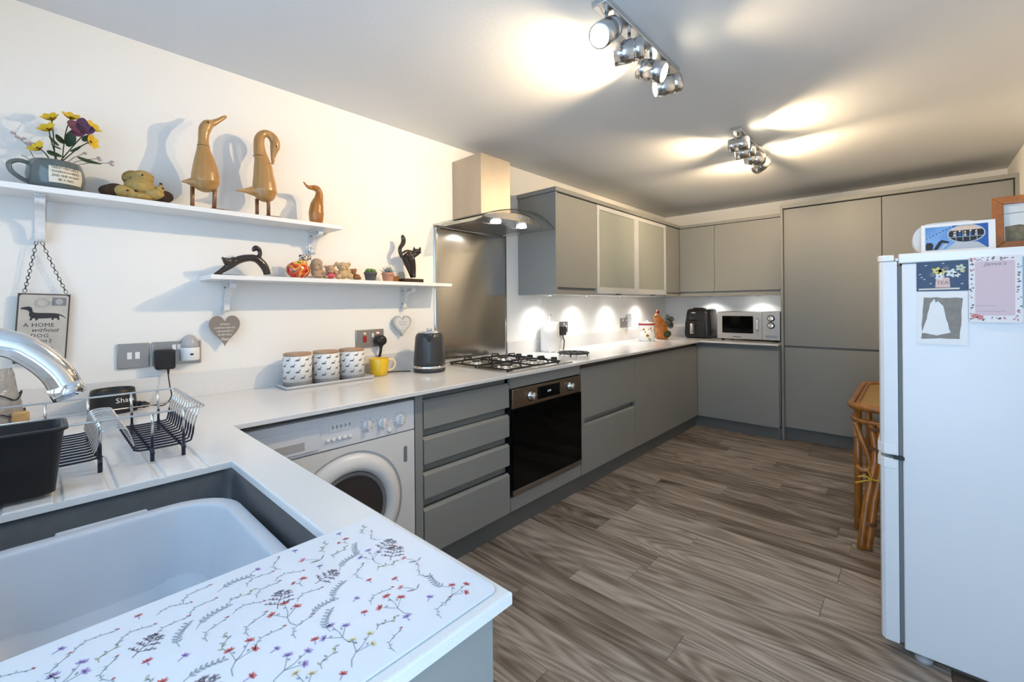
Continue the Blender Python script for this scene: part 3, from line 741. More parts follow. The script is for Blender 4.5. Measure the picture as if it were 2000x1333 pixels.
for yy in (.905, 1.135):
    b = NB(); lathe(b, [(.032, 0), (.032, -.0015), (.026, -.002), (0, -.002)], (.335, yy, 1.7118), 'z', 20); ob_ = obj('hood_lamp', b, 'led', hd)
    l = bpy.data.lights.new('hood_lamp_light', 'SPOT'); l.energy = P_HOOD; l.spot_size = math.radians(100); l.spot_blend = .6; l.shadow_soft_size = .02; l.color = (1, .95, .88)
    o = bpy.data.objects.new('hood_lamp_light', l); COL.objects.link(o); o.location = V(.345, yy, 1.702) - V(.2, 1.02, 1.7); o.parent = hd
b = NB()
for i in range(5): box(b, (.4285, 1.0 + i * .022, 1.742), (.4325, 1.012 + i * .022, 1.752), .001)
obj('control_buttons', b, 'chrome', hd)

hob = thing('gas_hob', 'four-burner stainless gas hob with black pan supports', 'hob', (.33, 1.03, ZW))
OX0, OX1, OY0, OY1 = .075, .585, .735, 1.335
b = NB(); prism(b, rrect((OX0 + OX1) / 2, (OY0 + OY1) / 2, OX1 - OX0, OY1 - OY0, .012), (0, 0, ZW + .0005), XA, YA, .006, bev=.0015); obj('plate', b, 'steel', hob)
for x, y, r_ in ((.20, .86, .030), (.20, 1.10, .040), (.45, .86, .048), (.45, 1.10, .030)):
    b = NB(); z = ZW + .0065; lathe(b, [(r_ * 1.35, z), (r_ * 1.3, z + .004), (r_, z + .006), (r_, z + .014), (r_ * .6, z + .016), (0, z + .016)], (x, y, 0), n=28); bn = obj('burner', b, 'chrome_soft', hob)
    b = NB(); lathe(b, [(r_ * .85, z + .0155), (r_ * .85, z + .020), (r_ * .75, z + .022), (0, z + .022)], (x, y, 0), n=28); obj('burner_cap', b, 'black', bn)
for x0, x1, y0, y1 in ((OX0 + .012, .322, OY0 + .012, 1.215), (.330, OX1 - .012, OY0 + .012, 1.215)):
    b = NB(); z = ZW + .018
    sweep(b, [V(x, y, z) for x, y in rrect((x0 + x1) / 2, (y0 + y1) / 2, x1 - x0, y1 - y0, .012, 3)], .0055, 6, closed=True)
    for x in (x0 + .01, x1 - .01):
        for y in (y0 + .01, y1 - .01): sweep(b, [V(x, y, ZW + .0068), V(x, y, z)], .006, 6)
    sweep(b, [V(x0, (y0 + y1) / 2, z), V(x1, (y0 + y1) / 2, z)], .005, 6)
    for cyy in (.86, 1.10):
        cxx = (x0 + x1) / 2; zt = ZW + .042
        for dx, dy in ((1, 0), (-1, 0), (0, 1), (0, -1)):
            e = V(cxx + dx * (x1 - x0) / 2, cyy + dy * .118, z); i_ = V(cxx + dx * .045, cyy + dy * .045, zt); m_ = V(cxx + dx * (x1 - x0) * .42, cyy + dy * .10, zt)
            sweep(b, [e, m_, i_], .0045, 6); sweep(b, [i_, i_ - V(0, 0, .010)], .004, 6)
    obj('pan_support', b, 'black_iron', hob)
for i, (x, y) in enumerate(((.17, 1.285), (.27, 1.285), (.37, 1.285), (.47, 1.285))):
    b = NB(); z = ZW + .0065; lathe(b, [(.021, z), (.019, z + .020), (.016, z + .023), (0, z + .023)], (x, y, 0), n=20); kn = obj('knob', b, 'black', hob)
    b = NB(); lathe(b, [(.026, z - .0005), (.026, z + .0015), (0, z + .0015)], (x, y, 0), n=20); obj('knob_base', b, 'chrome', kn)

# ================================================================== CEILING SPOT BARS
def spotbar(name, label, x, y0, y1, heads):
    t = thing(name, label, 'spotlight', (x, (y0 + y1) / 2, H))
    b = NB(); box(b, (x - .028, y0, H - .022), (x + .028, y1, H - .0005), .003); obj('bar', b, 'chrome_soft', t)
    for y, dx, dy, dz, pwr in heads:
        p = V(x, y, H - .088); d = V(dx, dy, dz).normalized()
        b = NB(); sweep(b, [V(x, y, H - .022), p + V(0, 0, .02)], .006, 8); obj('stem', b, 'chrome_soft', t)
        b = NB(); n1, n2 = frame_of(d, ZA)
        prof = [(-.052, .024), (-.050, .037), (-.020, .0385), (-.019, .037), (-.016, .037), (-.015, .040), (.054, .040), (.055, .035), (.042, .033)]
        loft(b, [[p + d * h + (n1 * math.cos(2 * PI * j / 24) + n2 * math.sin(2 * PI * j / 24)) * r for j in range(24)] for h, r in prof])
        hobj = obj('spot_head', b, 'chrome_soft', t)
        b = NB(); loft(b, [[p + d * h + (n1 * math.cos(2 * PI * j / 20) + n2 * math.sin(2 * PI * j / 20)) * r for j in range(20)] for h, r in ((.0425, .0328), (.0545, .0325), (.058, .022), (.059, .004))]); obj('lamp_lens', b, 'lens', hobj)
        l = bpy.data.lights.new('spot_lamp', 'SPOT'); l.energy = P_SPOT * pwr; l.color = WARM; l.spot_size = math.radians(116); l.spot_blend = .75; l.shadow_soft_size = .018
        o = bpy.data.objects.new('spot_lamp', l); COL.objects.link(o); o.parent = t; o.location = p + d * .065 - ORG[t.name]; o.rotation_euler = d.to_track_quat('-Z', 'Y').to_euler()
spotbar('ceiling_spotlight_bar', 'chrome four-lamp ceiling spotlight bar above the open floor by the sink', 1.40, .32, .93,
        [(.37, -.05, -.75, -.60, .25), (.53, -.95, -.40, -.06, .42), (.71, .85, .20, -.40, .7), (.87, -.80, -.60, -.20, 2.0)])
spotbar('ceiling_spotlight_bar', 'chrome four-lamp ceiling spotlight bar in front of the tall cupboards', 1.41, 1.78, 2.40,
        [(1.83, 1, .15, .02, 1.3), (1.99, -1, -.1, -.02, 1.2), (2.18, .75, .75, -.05, 1.7), (2.35, -.65, .75, -.10, 1.7)])

# ================================================================== WALL SHELVES
SU, SL = 1.606, 1.349          # shelf tops
us = thing('wall_shelf', 'white wall shelf carrying the wooden ducks, higher of the two', 'shelf', (.08, -.6, SU))
b = NB(); box(b, (.001, YF + .02, SU - .018), (.160, .047, SU), .0012); obj('board', b, 'white_paint', us)
ls = thing('wall_shelf', 'white wall shelf with cat ornaments and bears, lower of the two', 'shelf', (.08, .1, SL))
b = NB(); box(b, (.001, -.491, SL - .018), (.182, .695, SL), .0012); obj('board', b, 'white_paint', ls)
def ribbon(b, pts, w, t, y):
    """flat strip of width w (along y) and thickness t along pts in the x-z plane"""
    P = [Vector(p) for p in pts]; rows = []
    for i, p in enumerate(P):
        tg = (P[min(i + 1, len(P) - 1)] - P[max(i - 1, 0)]).normalized(); n = V(-tg.z, 0, tg.x) * t / 2
        rows.append([V(p.x, y - w / 2, p.z) + n, V(p.x, y + w / 2, p.z) + n, V(p.x, y + w / 2, p.z) - n, V(p.x, y - w / 2, p.z) - n])
    loft(b, rows, smooth=False)
def bracket(parent, y, zt, w, dx, dz):
    b = NB(); z = zt
    box(b, (.001, y - w / 2, z - dz), (.006, y + w / 2, z - .0005), .001)
    box(b, (.006, y - w / 2, z - .006), (dx, y + w / 2, z - .0005), .001)
    arc = [V(dx - .012, 0, z - .006), V(dx - .006, 0, z - .018), V(dx - .018, 0, z - .03), V(dx * .62, 0, z - .034), V(dx * .42, 0, z - .055), V(dx * .30, 0, z - .085), V(dx * .26, 0, z - dz + .02), V(dx * .20, 0, z - dz + .006), V(.010, 0, z - dz + .004), V(.006, 0, z - dz + .014)]
    ribbon(b, crv(arc, 4), w, .005, y)
    scroll = [V(dx * .55 + .016 * math.cos(a * .5) * (1 - a / 26), 0, z - .026 + .016 * math.sin(a * .5) * (1 - a / 26)) for a in range(16)]
    ribbon(b, scroll, w * .8, .003, y)
    hk = [V(.006, 0, z - dz + .01), V(.018, 0, z - dz - .002), V(.030, 0, z - dz + .004), V(.034, 0, z - dz + .018)]
    ribbon(b, crv(hk, 4), w, .004, y)
    o = obj('bracket', b, 'white_metal', parent)
    b = NB()
    for zz in (z - .025, z - dz + .028): lathe(b, [(.004, 0), (.004, .002), (0, .003)], (.0055, y, zz), 'x', 10)
    obj('screw', b, 'steel_dark', o)
bracket(us, -.935, SU - .018, .024, .125, .140); bracket(us, -.040, SU - .018, .022, .125, .11)
bracket(ls, -.402, SL - .018, .022, .130, .125); bracket(ls, .472, SL - .018, .022, .130, .125)

# ---- hanging hearts
def heart_poly(w, h, n=40):
    out = []
    for i in range(n):
        t = 2 * PI * i / n; x = 16 * math.sin(t) ** 3; y = 13 * math.cos(t) - 5 * math.cos(2 * t) - 2 * math.cos(3 * t) - math.cos(4 * t)
        out.append((-x / 32 * w, (y + 2.5) / 29 * h))
    return out
M('heart_taupe', (.235, .20, .175), .6); M('heart_grey', (.50, .51, .52), .55, noise=(90, .2))
M('twine', (.75, .72, .66), .8)
h1 = thing('hanging_heart', 'taupe wooden heart plaque with white lettering below the shelf', 'plaque', (.03, -.409, 1.06))
b = NB(); prism(b, heart_poly(.112, .130), (.026, -.409, 1.122), YA, ZA, .006, bev=.001); obj('plaque', b, 'heart_taupe', h1)
b = NB()
for i, (s_, sz) in enumerate((('SITTING IS', .0105), ('A NEW DAY AND YOU', .0100), ('CAN CHOOSE TO', .0100), ('BE VERY SMALL', .0100), ('Happy', .016))):
    text(b, s_, sz, (.0323, -.409, 1.150 - i * .0145 - (.003 if i == 4 else 0)), YA, ZA, shear=.3 if i == 4 else 0, sx=.72)
obj('lettering', b, 'text_white', h1)
b = NB(); sweep(b, crv([V(.034, -.408, 1.163), V(.033, -.407, 1.18), V(.028, -.403, 1.205), V(.02, -.402, 1.213)]), .0012, 6); sweep(b, crv([V(.025, -.410, 1.163), V(.024, -.409, 1.18), V(.024, -.404, 1.205)]), .0012, 6); obj('cord', b, 'twine', h1)
h2 = thing('hanging_heart', 'pale grey heart plaque with raised rim, hanging above the kettle', 'plaque', (.03, .46, 1.05))
b = NB(); prism(b, heart_poly(.118, .118), (.016, .458, 1.108), YA, ZA, .014, bev=.002); obj('plaque', b, 'heart_grey', h2)
b = NB(); prism(b, heart_poly(.094, .094), (.030, .458, 1.109), YA, ZA, .0015); obj('face', b, M('heart_pale', (.62, .63, .64), .6), h2)
b = NB()
for i, s_ in enumerate(('FRIENDS ARE LIKE', 'STARS FOR LIFE')): text(b, s_, .0085, (.0318, .458, 1.130 - i * .014), YA, ZA, sx=.75)
text(b, 'love', .012, (.0318, .458, 1.086), YA, ZA, shear=.3); obj('lettering', b, 'text_grey', h2)
b = NB(); sweep(b, crv([V(.028, .458, 1.150), V(.028, .464, 1.175), V(.03, .471, 1.207)]), .0015, 6); obj('cord', b, 'twine', h2)

# ---- dachshund sign on chain
sg = thing('dog_sign', 'hanging tin sign with black dachshund and lettering', 'sign', (.02, -.93, 1.04))
ay_ = V(0, .013, .229).normalized(); ax_ = V(0, 1, -.03).normalized()
so = V(.016, -.998, 1.0445); sw_, sh_ = .121, .2295
M('sign_cream', (.58, .54, .48), .55, noise=(22, .22)); M('sign_rust', (.07, .06, .055), .6, .3)
def sp_(x, y, d=0): return so + ax_ * x + ay_ * y + V(d, 0, 0)
b = NB(); prism(b, [(0, 0), (sw_, 0), (sw_, sh_), (0, sh_)], so, ax_, ay_, .004, bev=.0008); obj('plate', b, 'sign_rust', sg)
b = NB(); prism(b, rrect(sw_ / 2, sh_ / 2, sw_ - .008, sh_ - .008, .008), so + V(.004, 0, 0), ax_, ay_, .0006); obj('face', b, 'sign_cream', sg)
dog = [(-.5, .20), (-.40, .235), (-.33, .25), (-.27, .23), (-.245, .18), (-.235, .10), (-.20, .06), (-.10, .05), (.10, .05), (.25, .045), (.33, .03), (.40, .0), (.50, -.09), (.52, -.125), (.44, -.07), (.36, -.02), (.355, -.09), (.37, -.17), (.33, -.18), (.31, -.12), (.25, -.115), (.22, -.18), (.18, -.17), (.20, -.11), (.05, -.125), (-.10, -.13), (-.13, -.19), (-.17, -.185), (-.16, -.13), (-.22, -.12), (-.25, -.19), (-.29, -.18), (-.27, -.10), (-.31, -.02), (-.30, .06), (-.33, .12), (-.40, .15), (-.48, .165)]
b = NB(); flat(b, [(x * .105 + .060, y * .105 + .160) for x, y in dog], so + V(.0049, 0, 0), ax_, ay_); obj('dachshund', b, 'text_dark', sg)
b = NB()
text(b, 'A HOME', .0185, sp_(.052, .1245, .0049), ax_, ay_, sx=.95, space=1.1); text(b, 'without', .020, sp_(.066, .108, .0049), ax_, ay_, shear=.4)
text(b, 'A DOG', .0175, sp_(.046, .089, .0049), ax_, ay_, space=1.1); text(b, "isn't", .020, sp_(.066, .072, .0049), ax_, ay_, shear=.4); text(b, 'a home', .018, sp_(.060, .048, .0049), ax_, ay_, shear=.4)
obj('lettering', b, 'text_dark', sg)
b = NB(); prism(b, [(0, 0), (.034, 0), (.034, .028), (0, .028)], sp_(.078, .190, .0046), ax_, ay_, .0003); st = obj('stamp', b, 'text_grey', sg)
b = NB(); flat(b, ell(20, .009, .010), sp_(.095, .204, .0051), ax_, ay_); obj('stamp_oval', b, M('stamp_pale', (.40, .40, .40), .6), st)
b = NB()
for r_ in (.016, .0115): sweep(b, [sp_(.055 + r_ * math.cos(a * PI / 12), .199 + r_ * math.sin(a * PI / 12), .0049) for a in range(24)], .0004, 4, closed=True)
for i in range(3): flat(b, [(0, 0), (.014, .0), (.014, .0008), (0, .0008)], sp_(.068, .195 + i * .004, .0049), ax_, ay_)
obj('postmark', b, 'text_grey', sg)
def chain(p0, p1, sag, n, parent, r=.0009, l=.0075, w=.0045):
    b = NB()
    for i in range(n):
        k = (i + .5) / n; p = p0.lerp(p1, k) - V(0, 0, sag * 4 * k * (1 - k)); d = (p1 - p0).normalized()
        side = XA if i % 2 else d.cross(XA).normalized()
        side = (side + V(.25, .25, 0)).normalized(); side = (side - d * side.dot(d)).normalized()
        sweep(b, [p + d * (l * math.cos(a * PI / 5)) + side * (w * math.sin(a * PI / 5)) for a in range(10)], r, 5, closed=True)
    return obj('chain', b, 'black_iron', parent)
apex = V(.022, -.937, 1.446)
chain(apex + V(0, -.006, 0), sp_(.014, sh_ + .004, .002), .004, 15, sg); chain(apex + V(0, .006, 0), sp_(sw_ - .010, sh_ + .004, .002), .004, 15, sg)

# ================================================================== UPPER SHELF ORNAMENTS
def mk_duck(name, label, path, tail, legs, feet, x, neck_from, beak_from):
    o_, sc = (330, 200), 5.126
    P, R_ = pxpath(path, x, o_, sc); base = P[0]
    t = thing(name, label, 'duck ornament', (x, base.y, SU), group=None)
    b = NB(); P2, R2 = smooth_pts(P, R_, 4); sweep(b, P2, R2, 20, XA)
    if tail:
        T, TR = pxpath(tail, x, o_, sc); T, TR = smooth_pts(T, TR, 3); sweep(b, T, TR, 14, XA)
    body = fuse(obj('body', b, ['duck_wood'], t), .0032, 4)
    return t, body, P2, R2, o_, sc
def finish_duck(t, legs, feet, eye, x, o_, sc, leg_dx):
    for (u0, v0, u1, r_), dx in zip(legs, leg_dx):
        p = onX(o_[0] + u0 / sc, o_[1] + v0 / sc, x); q = onX(o_[0] + u1 / sc, o_[1] + v0 / sc, x)
        rr = r_ / sc * depth(p) / FPX; p.x += dx; q.x += dx
        b = NB(); sweep(b, [p, V((p.x + q.x) / 2, (p.y + q.y) / 2, (p.z + SU) / 2), V(q.x, q.y, SU + .003)], [rr, rr * .92, rr * .95], 10); lg = obj('leg', b, 'duck_leg', t)
        if feet:
            b = NB(); L_ = .062; prism(b, [(-.014, -.008), (.0, -.012), (.03, -.017), (.048, -.012), (.046, 0), (.048, .012), (.03, .017), (.0, .012), (-.014, .008)], (q.x, q.y, SU + .0003), YA, -XA, .006, bev=.0015); obj('foot', b, 'duck_leg', lg)
    if eye:
        p = onX(o_[0] + eye[0] / sc, o_[1] + eye[1] / sc, x + eye[2]); b = NB(); ball(b, p, .0035); obj('eye', b, 'black', t)
xd = .118
t, body, *_r = mk_duck('wooden_duck', 'tall wooden duck standing with its bill raised', [(362, 900, 18), (362, 870, 85), (366, 800, 122), (366, 720, 118), (362, 640, 104), (354, 560, 84), (347, 490, 62), (345, 440, 51), (345, 380, 45), (348, 320, 47), (362, 262, 54), (392, 224, 50), (438, 208, 33), (495, 183, 23), (545, 155, 20), (576, 138, 11)],
    [(330, 810, 85), (255, 800, 55), (180, 793, 24), (118, 793, 4)], None, None, xd, 0, 0)
finish_duck(t, [(252, 830, 250, 20), (452, 810, 443, 20)], True, (392, 200, .020), xd, (330, 200), 5.126, (-.028, .012))
t, body, *_r = mk_duck('wooden_duck', 'tall wooden duck preening with its head bent down', [(955, 998, 18), (957, 965, 82), (960, 895, 110), (955, 815, 104), (948, 720, 90), (942, 640, 82), (928, 570, 66), (912, 510, 57), (902, 430, 50), (905, 365, 46), (935, 322, 38), (985, 315, 36), (1035, 350, 42), (1062, 405, 46), (1060, 455, 44), (1050, 500, 32), (1042, 550, 21), (1041, 595, 15), (1041, 625, 8)],
    [(920, 890, 80), (840, 888, 48), (740, 884, 18), (656, 883, 4)], None, None, xd, 0, 0)
finish_duck(t, [(900, 960, 900, 18), (985, 890, 985, 18)], True, (1078, 440, .018), xd, (330, 200), 5.126, (-.024, .012))
o_, sc = (330, 200), 5.126
P, R_ = pxpath([(1478, 1208, 50), (1476, 1180, 66), (1475, 1110, 72), (1482, 1030, 62), (1500, 960, 42), (1503, 905, 33), (1480, 865, 30), (1445, 856, 27), (1405, 852, 19), (1375, 832, 12), (1355, 808, 9), (1342, 793, 4)], .115, o_, sc); P[0].z = SU + .001
t = thing('small_wooden_duck', 'small reddish wooden duck with head turned back at the shelf end', 'duck ornament', (.115, P[0].y, SU))
b = NB(); P2, R2 = smooth_pts(P, R_, 4); sweep(b, P2, R2, 16, XA); fuse(obj('body', b, 'small_duck_wood', t), .0028, 3)
b = NB(); ball(b, onX(330 + 1450 / sc, 200 + 848 / sc, .128), .002); obj('eye', b, 'black', t)
# neck seams on the big ducks
for (u, v, r_) in ((345, 440, 52), (912, 545, 61)):
    p = onX(330 + u / sc, 200 + v / sc, xd); rr = r_ / sc * depth(p) / FPX
    par = min([o for o in bpy.data.objects if o.name.startswith('wooden_duck')], key=lambda o: abs(o.location.y - p.y))
    b = NB(); sweep(b, [p + V(rr * 1.0 * math.cos(a * PI / 12), rr * 1.0 * math.sin(a * PI / 12), 0) for a in range(24)], .0012, 5, closed=True); obj('neck_seam', b, 'duck_leg', par)

# ---- hedgehog family
M('hedgehog', 'b3924e', .6, noise=(55, .5, .14), col2='4a3524', bump=(160, .5))
o_, sc = (0, 200), 5.553
def pp(u, v, x, o_=(0, 200), sc=5.553): return onX(o_[0] + u / sc, o_[1] + v / sc, x)
def pr(r, p, sc=5.553): return r / sc * depth(p) / FPX
hx = .105
t = thing('hedgehog_ornament', 'yellow-brown hedgehog family ornament between mug and ducks', 'ornament', (hx, pp(1480, 1000, hx).y, SU))
M('spines', '4d3626', .8, noise=(120, .6), bump=(260, .9))
def blobs(lst, mat, nm, vx):
    b = NB()
    for u, v, ra, rb, dx in lst:
        p = pp(u, v, hx + dx); a_, c_ = pr(ra, p), pr(rb, p); ball(b, (p.x, p.y, max(p.z, SU + c_ * .9)), (min(a_, .042), a_ * 1.1, c_), u=18, v=12)
    return fuse(obj(nm, b, mat, t), vx, 3)
M('hedge_face', 'b79a58', .6, noise=(90, .35), bump=(200, .3))
blobs([(1450, 830, 92, 88, -.02), (1480, 930, 100, 90, -.02)], 'hedgehog', 'spiny_back', .003)
blobs([(1200, 965, 92, 68, .0), (1260, 950, 90, 68, .002)], 'spines', 'baby_spines', .003)
blobs([(1775, 1025, 80, 68, .0), (1720, 1040, 90, 62, .004)], 'spines', 'baby_spines', .003)
blobs([(1545, 822, 92, 80, .0), (1600, 822, 42, 36, .006), (1630, 815, 22, 20, .006), (1520, 930, 125, 95, -.004), (1430, 890, 60, 30, .0)], 'hedge_face', 'mother_face', .0026)
blobs([(1335, 965, 85, 66, .014), (1410, 970, 50, 38, .022), (1445, 968, 26, 22, .026), (1510, 1030, 110, 50, .01)], 'hedge_face', 'baby_face', .0026)
blobs([(1670, 1005, 90, 66, .014), (1735, 950, 38, 44, .014), (1742, 915, 20, 26, .014)], 'hedge_face', 'baby_face', .0026)
for nm_, lst in (('nose', ((1645, 812, 19, .008), (1470, 966, 19, .030), (1745, 888, 15, .014))), ('eye', ((1543, 788, 11, .036), (1385, 955, 11, .042), (1770, 935, 9, .026)))):
    for u, v, r_, dx in lst:
        b = NB(); p = pp(u, v, hx + dx); ball(b, p, pr(r_, p), u=10, v=8); obj(nm_, b, 'black', t)

# ---- planter mug with artificial flowers
mc = V(.089, -.898, SU)
M('mug_green', (.10, .125, .125), .25, coat=.4); M('mug_label', (.70, .64, .52), .4)
t = thing('planter_mug', 'wide grey-green mug with cream lettered label, used as planter', 'mug', mc)
b = NB(); lathe(b, [(.048, .0), (.056, .002), (.066, .02), (.070, .045), (.067, .072), (.060, .092), (.057, .094), (.054, .092), (.061, .07), (.063, .045), (.05, .012), (0, .01)], mc, n=40); obj('body', b, 'mug_green', t)
b = NB(); dirv = V(.25, -1, 0).normalized()
P = [mc + dirv * .062 + V(0, 0, .078), mc + dirv * .085 + V(0, 0, .080), mc + dirv * .104 + V(0, 0, .066), mc + dirv * .100 + V(0, 0, .044), mc + dirv * .080 + V(0, 0, .026), mc + dirv * .062 + V(0, 0, .018)]
sweep(b, crv(P, 5), .0065, 10); obj('handle', b, 'mug_green', t)
def mugmap(s, h, off=.0008):
    z = .012 + h; rr = .056 + (.070 - .056) * (1 - ((z - .045) / .05) ** 2) if True else 0
    rr = max(rr, .055) + off; a = s / .069; return mc + V(rr * math.cos(a), rr * math.sin(a), z)
b = NB(); gs, gh = 12, 6; s0, s1, h0, h1_ = -.018, .068, .006, .064
vv = [[b.verts.new(mugmap(s0 + (s1 - s0) * i / gs, h0 + (h1_ - h0) * j / gh)) for i in range(gs + 1)] for j in range(gh + 1)]
for j in range(gh):
    for i in range(gs): b.faces.new((vv[j][i], vv[j][i + 1], vv[j + 1][i + 1], vv[j + 1][i])).smooth = True
lab = obj('label_panel', b, 'mug_label', t, normals=False)
b = NB()
for i, s_ in enumerate(('TREAT HER LIKE A', 'THOROUGHBRED', 'AND SHE WON\'T', 'BE A NAG')):
    text(b, s_, .0105, (0.022, .053 - i * .0125, 0), XA, YA, sx=.80)
for v in b.verts: v.co = mugmap(v.co.x, v.co.y, .0014)
obj('lettering', b, 'text_dark', lab, normals=False)
M('leaf_green', (.025, .055, .022), .5); M('petal_yellow', (.72, .48, .02), .55); M('petal_plum', (.16, .05, .10), .6, noise=(60, .5)); M('twig', (.12, .10, .05), .7); M('blossom', (.42, .33, .34), .6); M('stamen', (.05, .025, .02), .6); M('pebble', (.42, .38, .34), .6)
fl = thing('artificial_flowers', 'yellow artificial flowers with a plum butterfly in the mug', 'flowers', mc + V(0, 0, .05))
def mp_(u, v, dx=0): return pp(u, v, mc.x + dx)
core = mc + V(0, 0, .06)
flw = [(560, 185, 0, 2.2), (530, 300, .03, 2.4), (770, 175, -.01, 1.5), (990, 280, .0, .6), (970, 430, .02, -.2), (420, 505, .03, 2.6)]
b = NB()
for u, v, dx, a in flw: sweep(b, crv([core + V(random.uniform(-.02, .02), random.uniform(-.02, .02), 0), core.lerp(mp_(u, v, dx), .6) + V(.005, 0, .015), mp_(u, v, dx)]), .0016, 6)
obj('stem', b, 'leaf_green', fl)
def petal(b, p, d, w, l, up):
    n1, n2 = frame_of(d, up); k = 6; rows = []
    for i in range(k + 1):
        q = i / k; ww = w * math.sin(PI * min(.06 + q * .9, 1)) ** .7; c = p + d * l * q + n1 * (.25 * l * q * q)
        rows.append([c - n2 * ww, c + n1 * ww * .18 * -1, c + n2 * ww])
    R_ = [[b.verts.new(x) for x in r] for r in rows]
    for i in range(k):
        for j in range(2): b.faces.new((R_[i][j], R_[i][j + 1], R_[i + 1][j + 1], R_[i + 1][j])).smooth = True
for u, v, dx, a in flw:
    c = mp_(u, v, dx); ax = V(.55, math.cos(a) * .7, math.sin(a) * .6 + .2).normalized(); n1, n2 = frame_of(ax, ZA); b = NB()
    for i in range(6):
        an = 2 * PI * i / 6; petal(b, c - ax * .004, (ax * 1.15 + n1 * math.cos(an) + n2 * math.sin(an)).normalized(), .0125, .029, -ax)
    f_ = obj('flower', b, 'petal_yellow', fl)
    b = NB(); ball(b, c + ax * .002, .005, u=8, v=6); obj('flower_centre', b, 'stamen', f_)
lvs = [(640, 470, 520, 390, .02), (660, 500, 560, 480, .03), (740, 480, 790, 340, -.01), (760, 530, 900, 500, .03), (840, 590, 1060, 700, .03), (520, 520, 640, 610, .03), (700, 450, 600, 370, .0), (900, 420, 980, 380, -.01)]
for u0, v0, u1, v1, dx in lvs:
    p, q = mp_(u0, v0, dx * .6), mp_(u1, v1, dx); b = NB(); petal(b, p, (q - p).normalized(), .0145, (q - p).length * 1.1, V(.6, 0, .8)); obj('leaf', b, 'leaf_green', fl)
b = NB()
for P in ([(360, 590), (300, 470), (230, 410), (140, 330)], [(330, 640), (280, 590), (230, 575)], [(830, 680), (960, 660), (1180, 660)], [(840, 640), (950, 620), (1060, 610)], [(800, 600), (880, 570), (930, 540)]):
    sweep(b, [core + V(0, 0, .01)] + [mp_(u, v, .02) for u, v in P], .001, 5)
obj('twig', b, 'twig', fl)
b = NB()
for u, v in ((140, 330), (190, 380), (230, 395), (260, 390), (300, 440), (340, 440), (370, 450), (320, 470), (1070, 600), (1080, 625), (1190, 660), (1215, 645), (1215, 680), (920, 555)):
    c = mp_(u, v, .02); ball(b, c, (.004, .006, .004), u=8, v=6)
obj('blossom_buds', b, 'blossom', fl)
b = NB(); c = mp_(880, 290, .035); nb = V(1, -.1, .1).normalized(); bu_, bv_ = frame_of(nb, V(0, -.55, .8))[0], None; n1, n2 = frame_of(nb, V(0, -.5, .85))
for sg_ in (-1, 1):
    for (a0, l, w) in ((.35, .036, .016), (1.25, .028, .013)):
        d = (n2 * sg_ * math.sin(.4 + a0 * .9) * -1 + n1 * math.cos(.4 + a0 * .9)).normalized(); d = (d + nb * .25).normalized(); petal(b, c, d, w, l, nb)
for sg_ in (-1, 1):
    for (a0, l, w) in ((2.1, .034, .016),):
        d = (n2 * sg_ * math.sin(a0) * -1 + n1 * math.cos(a0)).normalized(); petal(b, c, d, w, l, nb)
bf = obj('butterfly', b, 'petal_plum', fl)
b = NB(); sweep(b, [c - n1 * .02 + nb * .003, c + nb * .005, c + n1 * .022 + nb * .004], [.001, .0025, .001], 6); obj('butterfly_body', b, 'stamen', bf)
b = NB()
for i in range(16): ball(b, mc + V(random.uniform(-.04, .04), random.uniform(-.04, .04), .088), (.012, .013, .008), u=8, v=6)
obj('pebbles', b, 'pebble', fl)

# ================================================================== LOWER SHELF ORNAMENTS
M('dark_lacquer', (.022, .012, .008), .16, coat=.7)
C3 = ((380, 440), 4.167)
def sw_px(b, lst, x, o_, sc, n=14, sq=1.0, k=4):
    P, R_ = pxpath(lst, x, o_, sc); P, R_ = smooth_pts(P, R_, k); sweep(b, P, [(r * sq, r) for r in R_], n, XA)
cxx = .085
t = thing('arched_cat_figure', 'dark lacquered cat figure stretching in an arch with curled tail', 'ornament', (cxx, -.36, SL))
b = NB()
sw_px(b, [(160, 386, 9), (215, 362, 20), (290, 312, 31), (360, 270, 33), (440, 254, 29), (505, 264, 31), (555, 308, 32), (582, 355, 29), (590, 392, 26)], cxx, *C3, sq=1.1)
sw_px(b, [(520, 255, 18), (533, 218, 16), (520, 182, 19), (497, 170, 19), (480, 184, 15), (487, 203, 11)], cxx, *C3)
for u, v, r_, d_ in ((262, 280, 30, .012), (300, 285, 34, .006), (236, 262, 16, .012)):
    p = pp(u, v, cxx + d_, *C3); ball(b, p, pr(r_, p, C3[1]))
sw_px(b, [(245, 268, 17), (228, 252, 10), (222, 243, 3)], cxx + .02, *C3); sw_px(b, [(300, 262, 16), (322, 250, 8), (328, 247, 3)], cxx + .018, *C3)
sw_px(b, [(175, 392, 7), (280, 393, 8), (430, 400, 5)], cxx + .01, *C3)
cf = obj('body', b, 'dark_lacquer', t)
zmin = min(v.co.z for v in cf.data.vertices)
for v in cf.data.vertices: v.co.z -= zmin
fuse(cf, .003, 3)

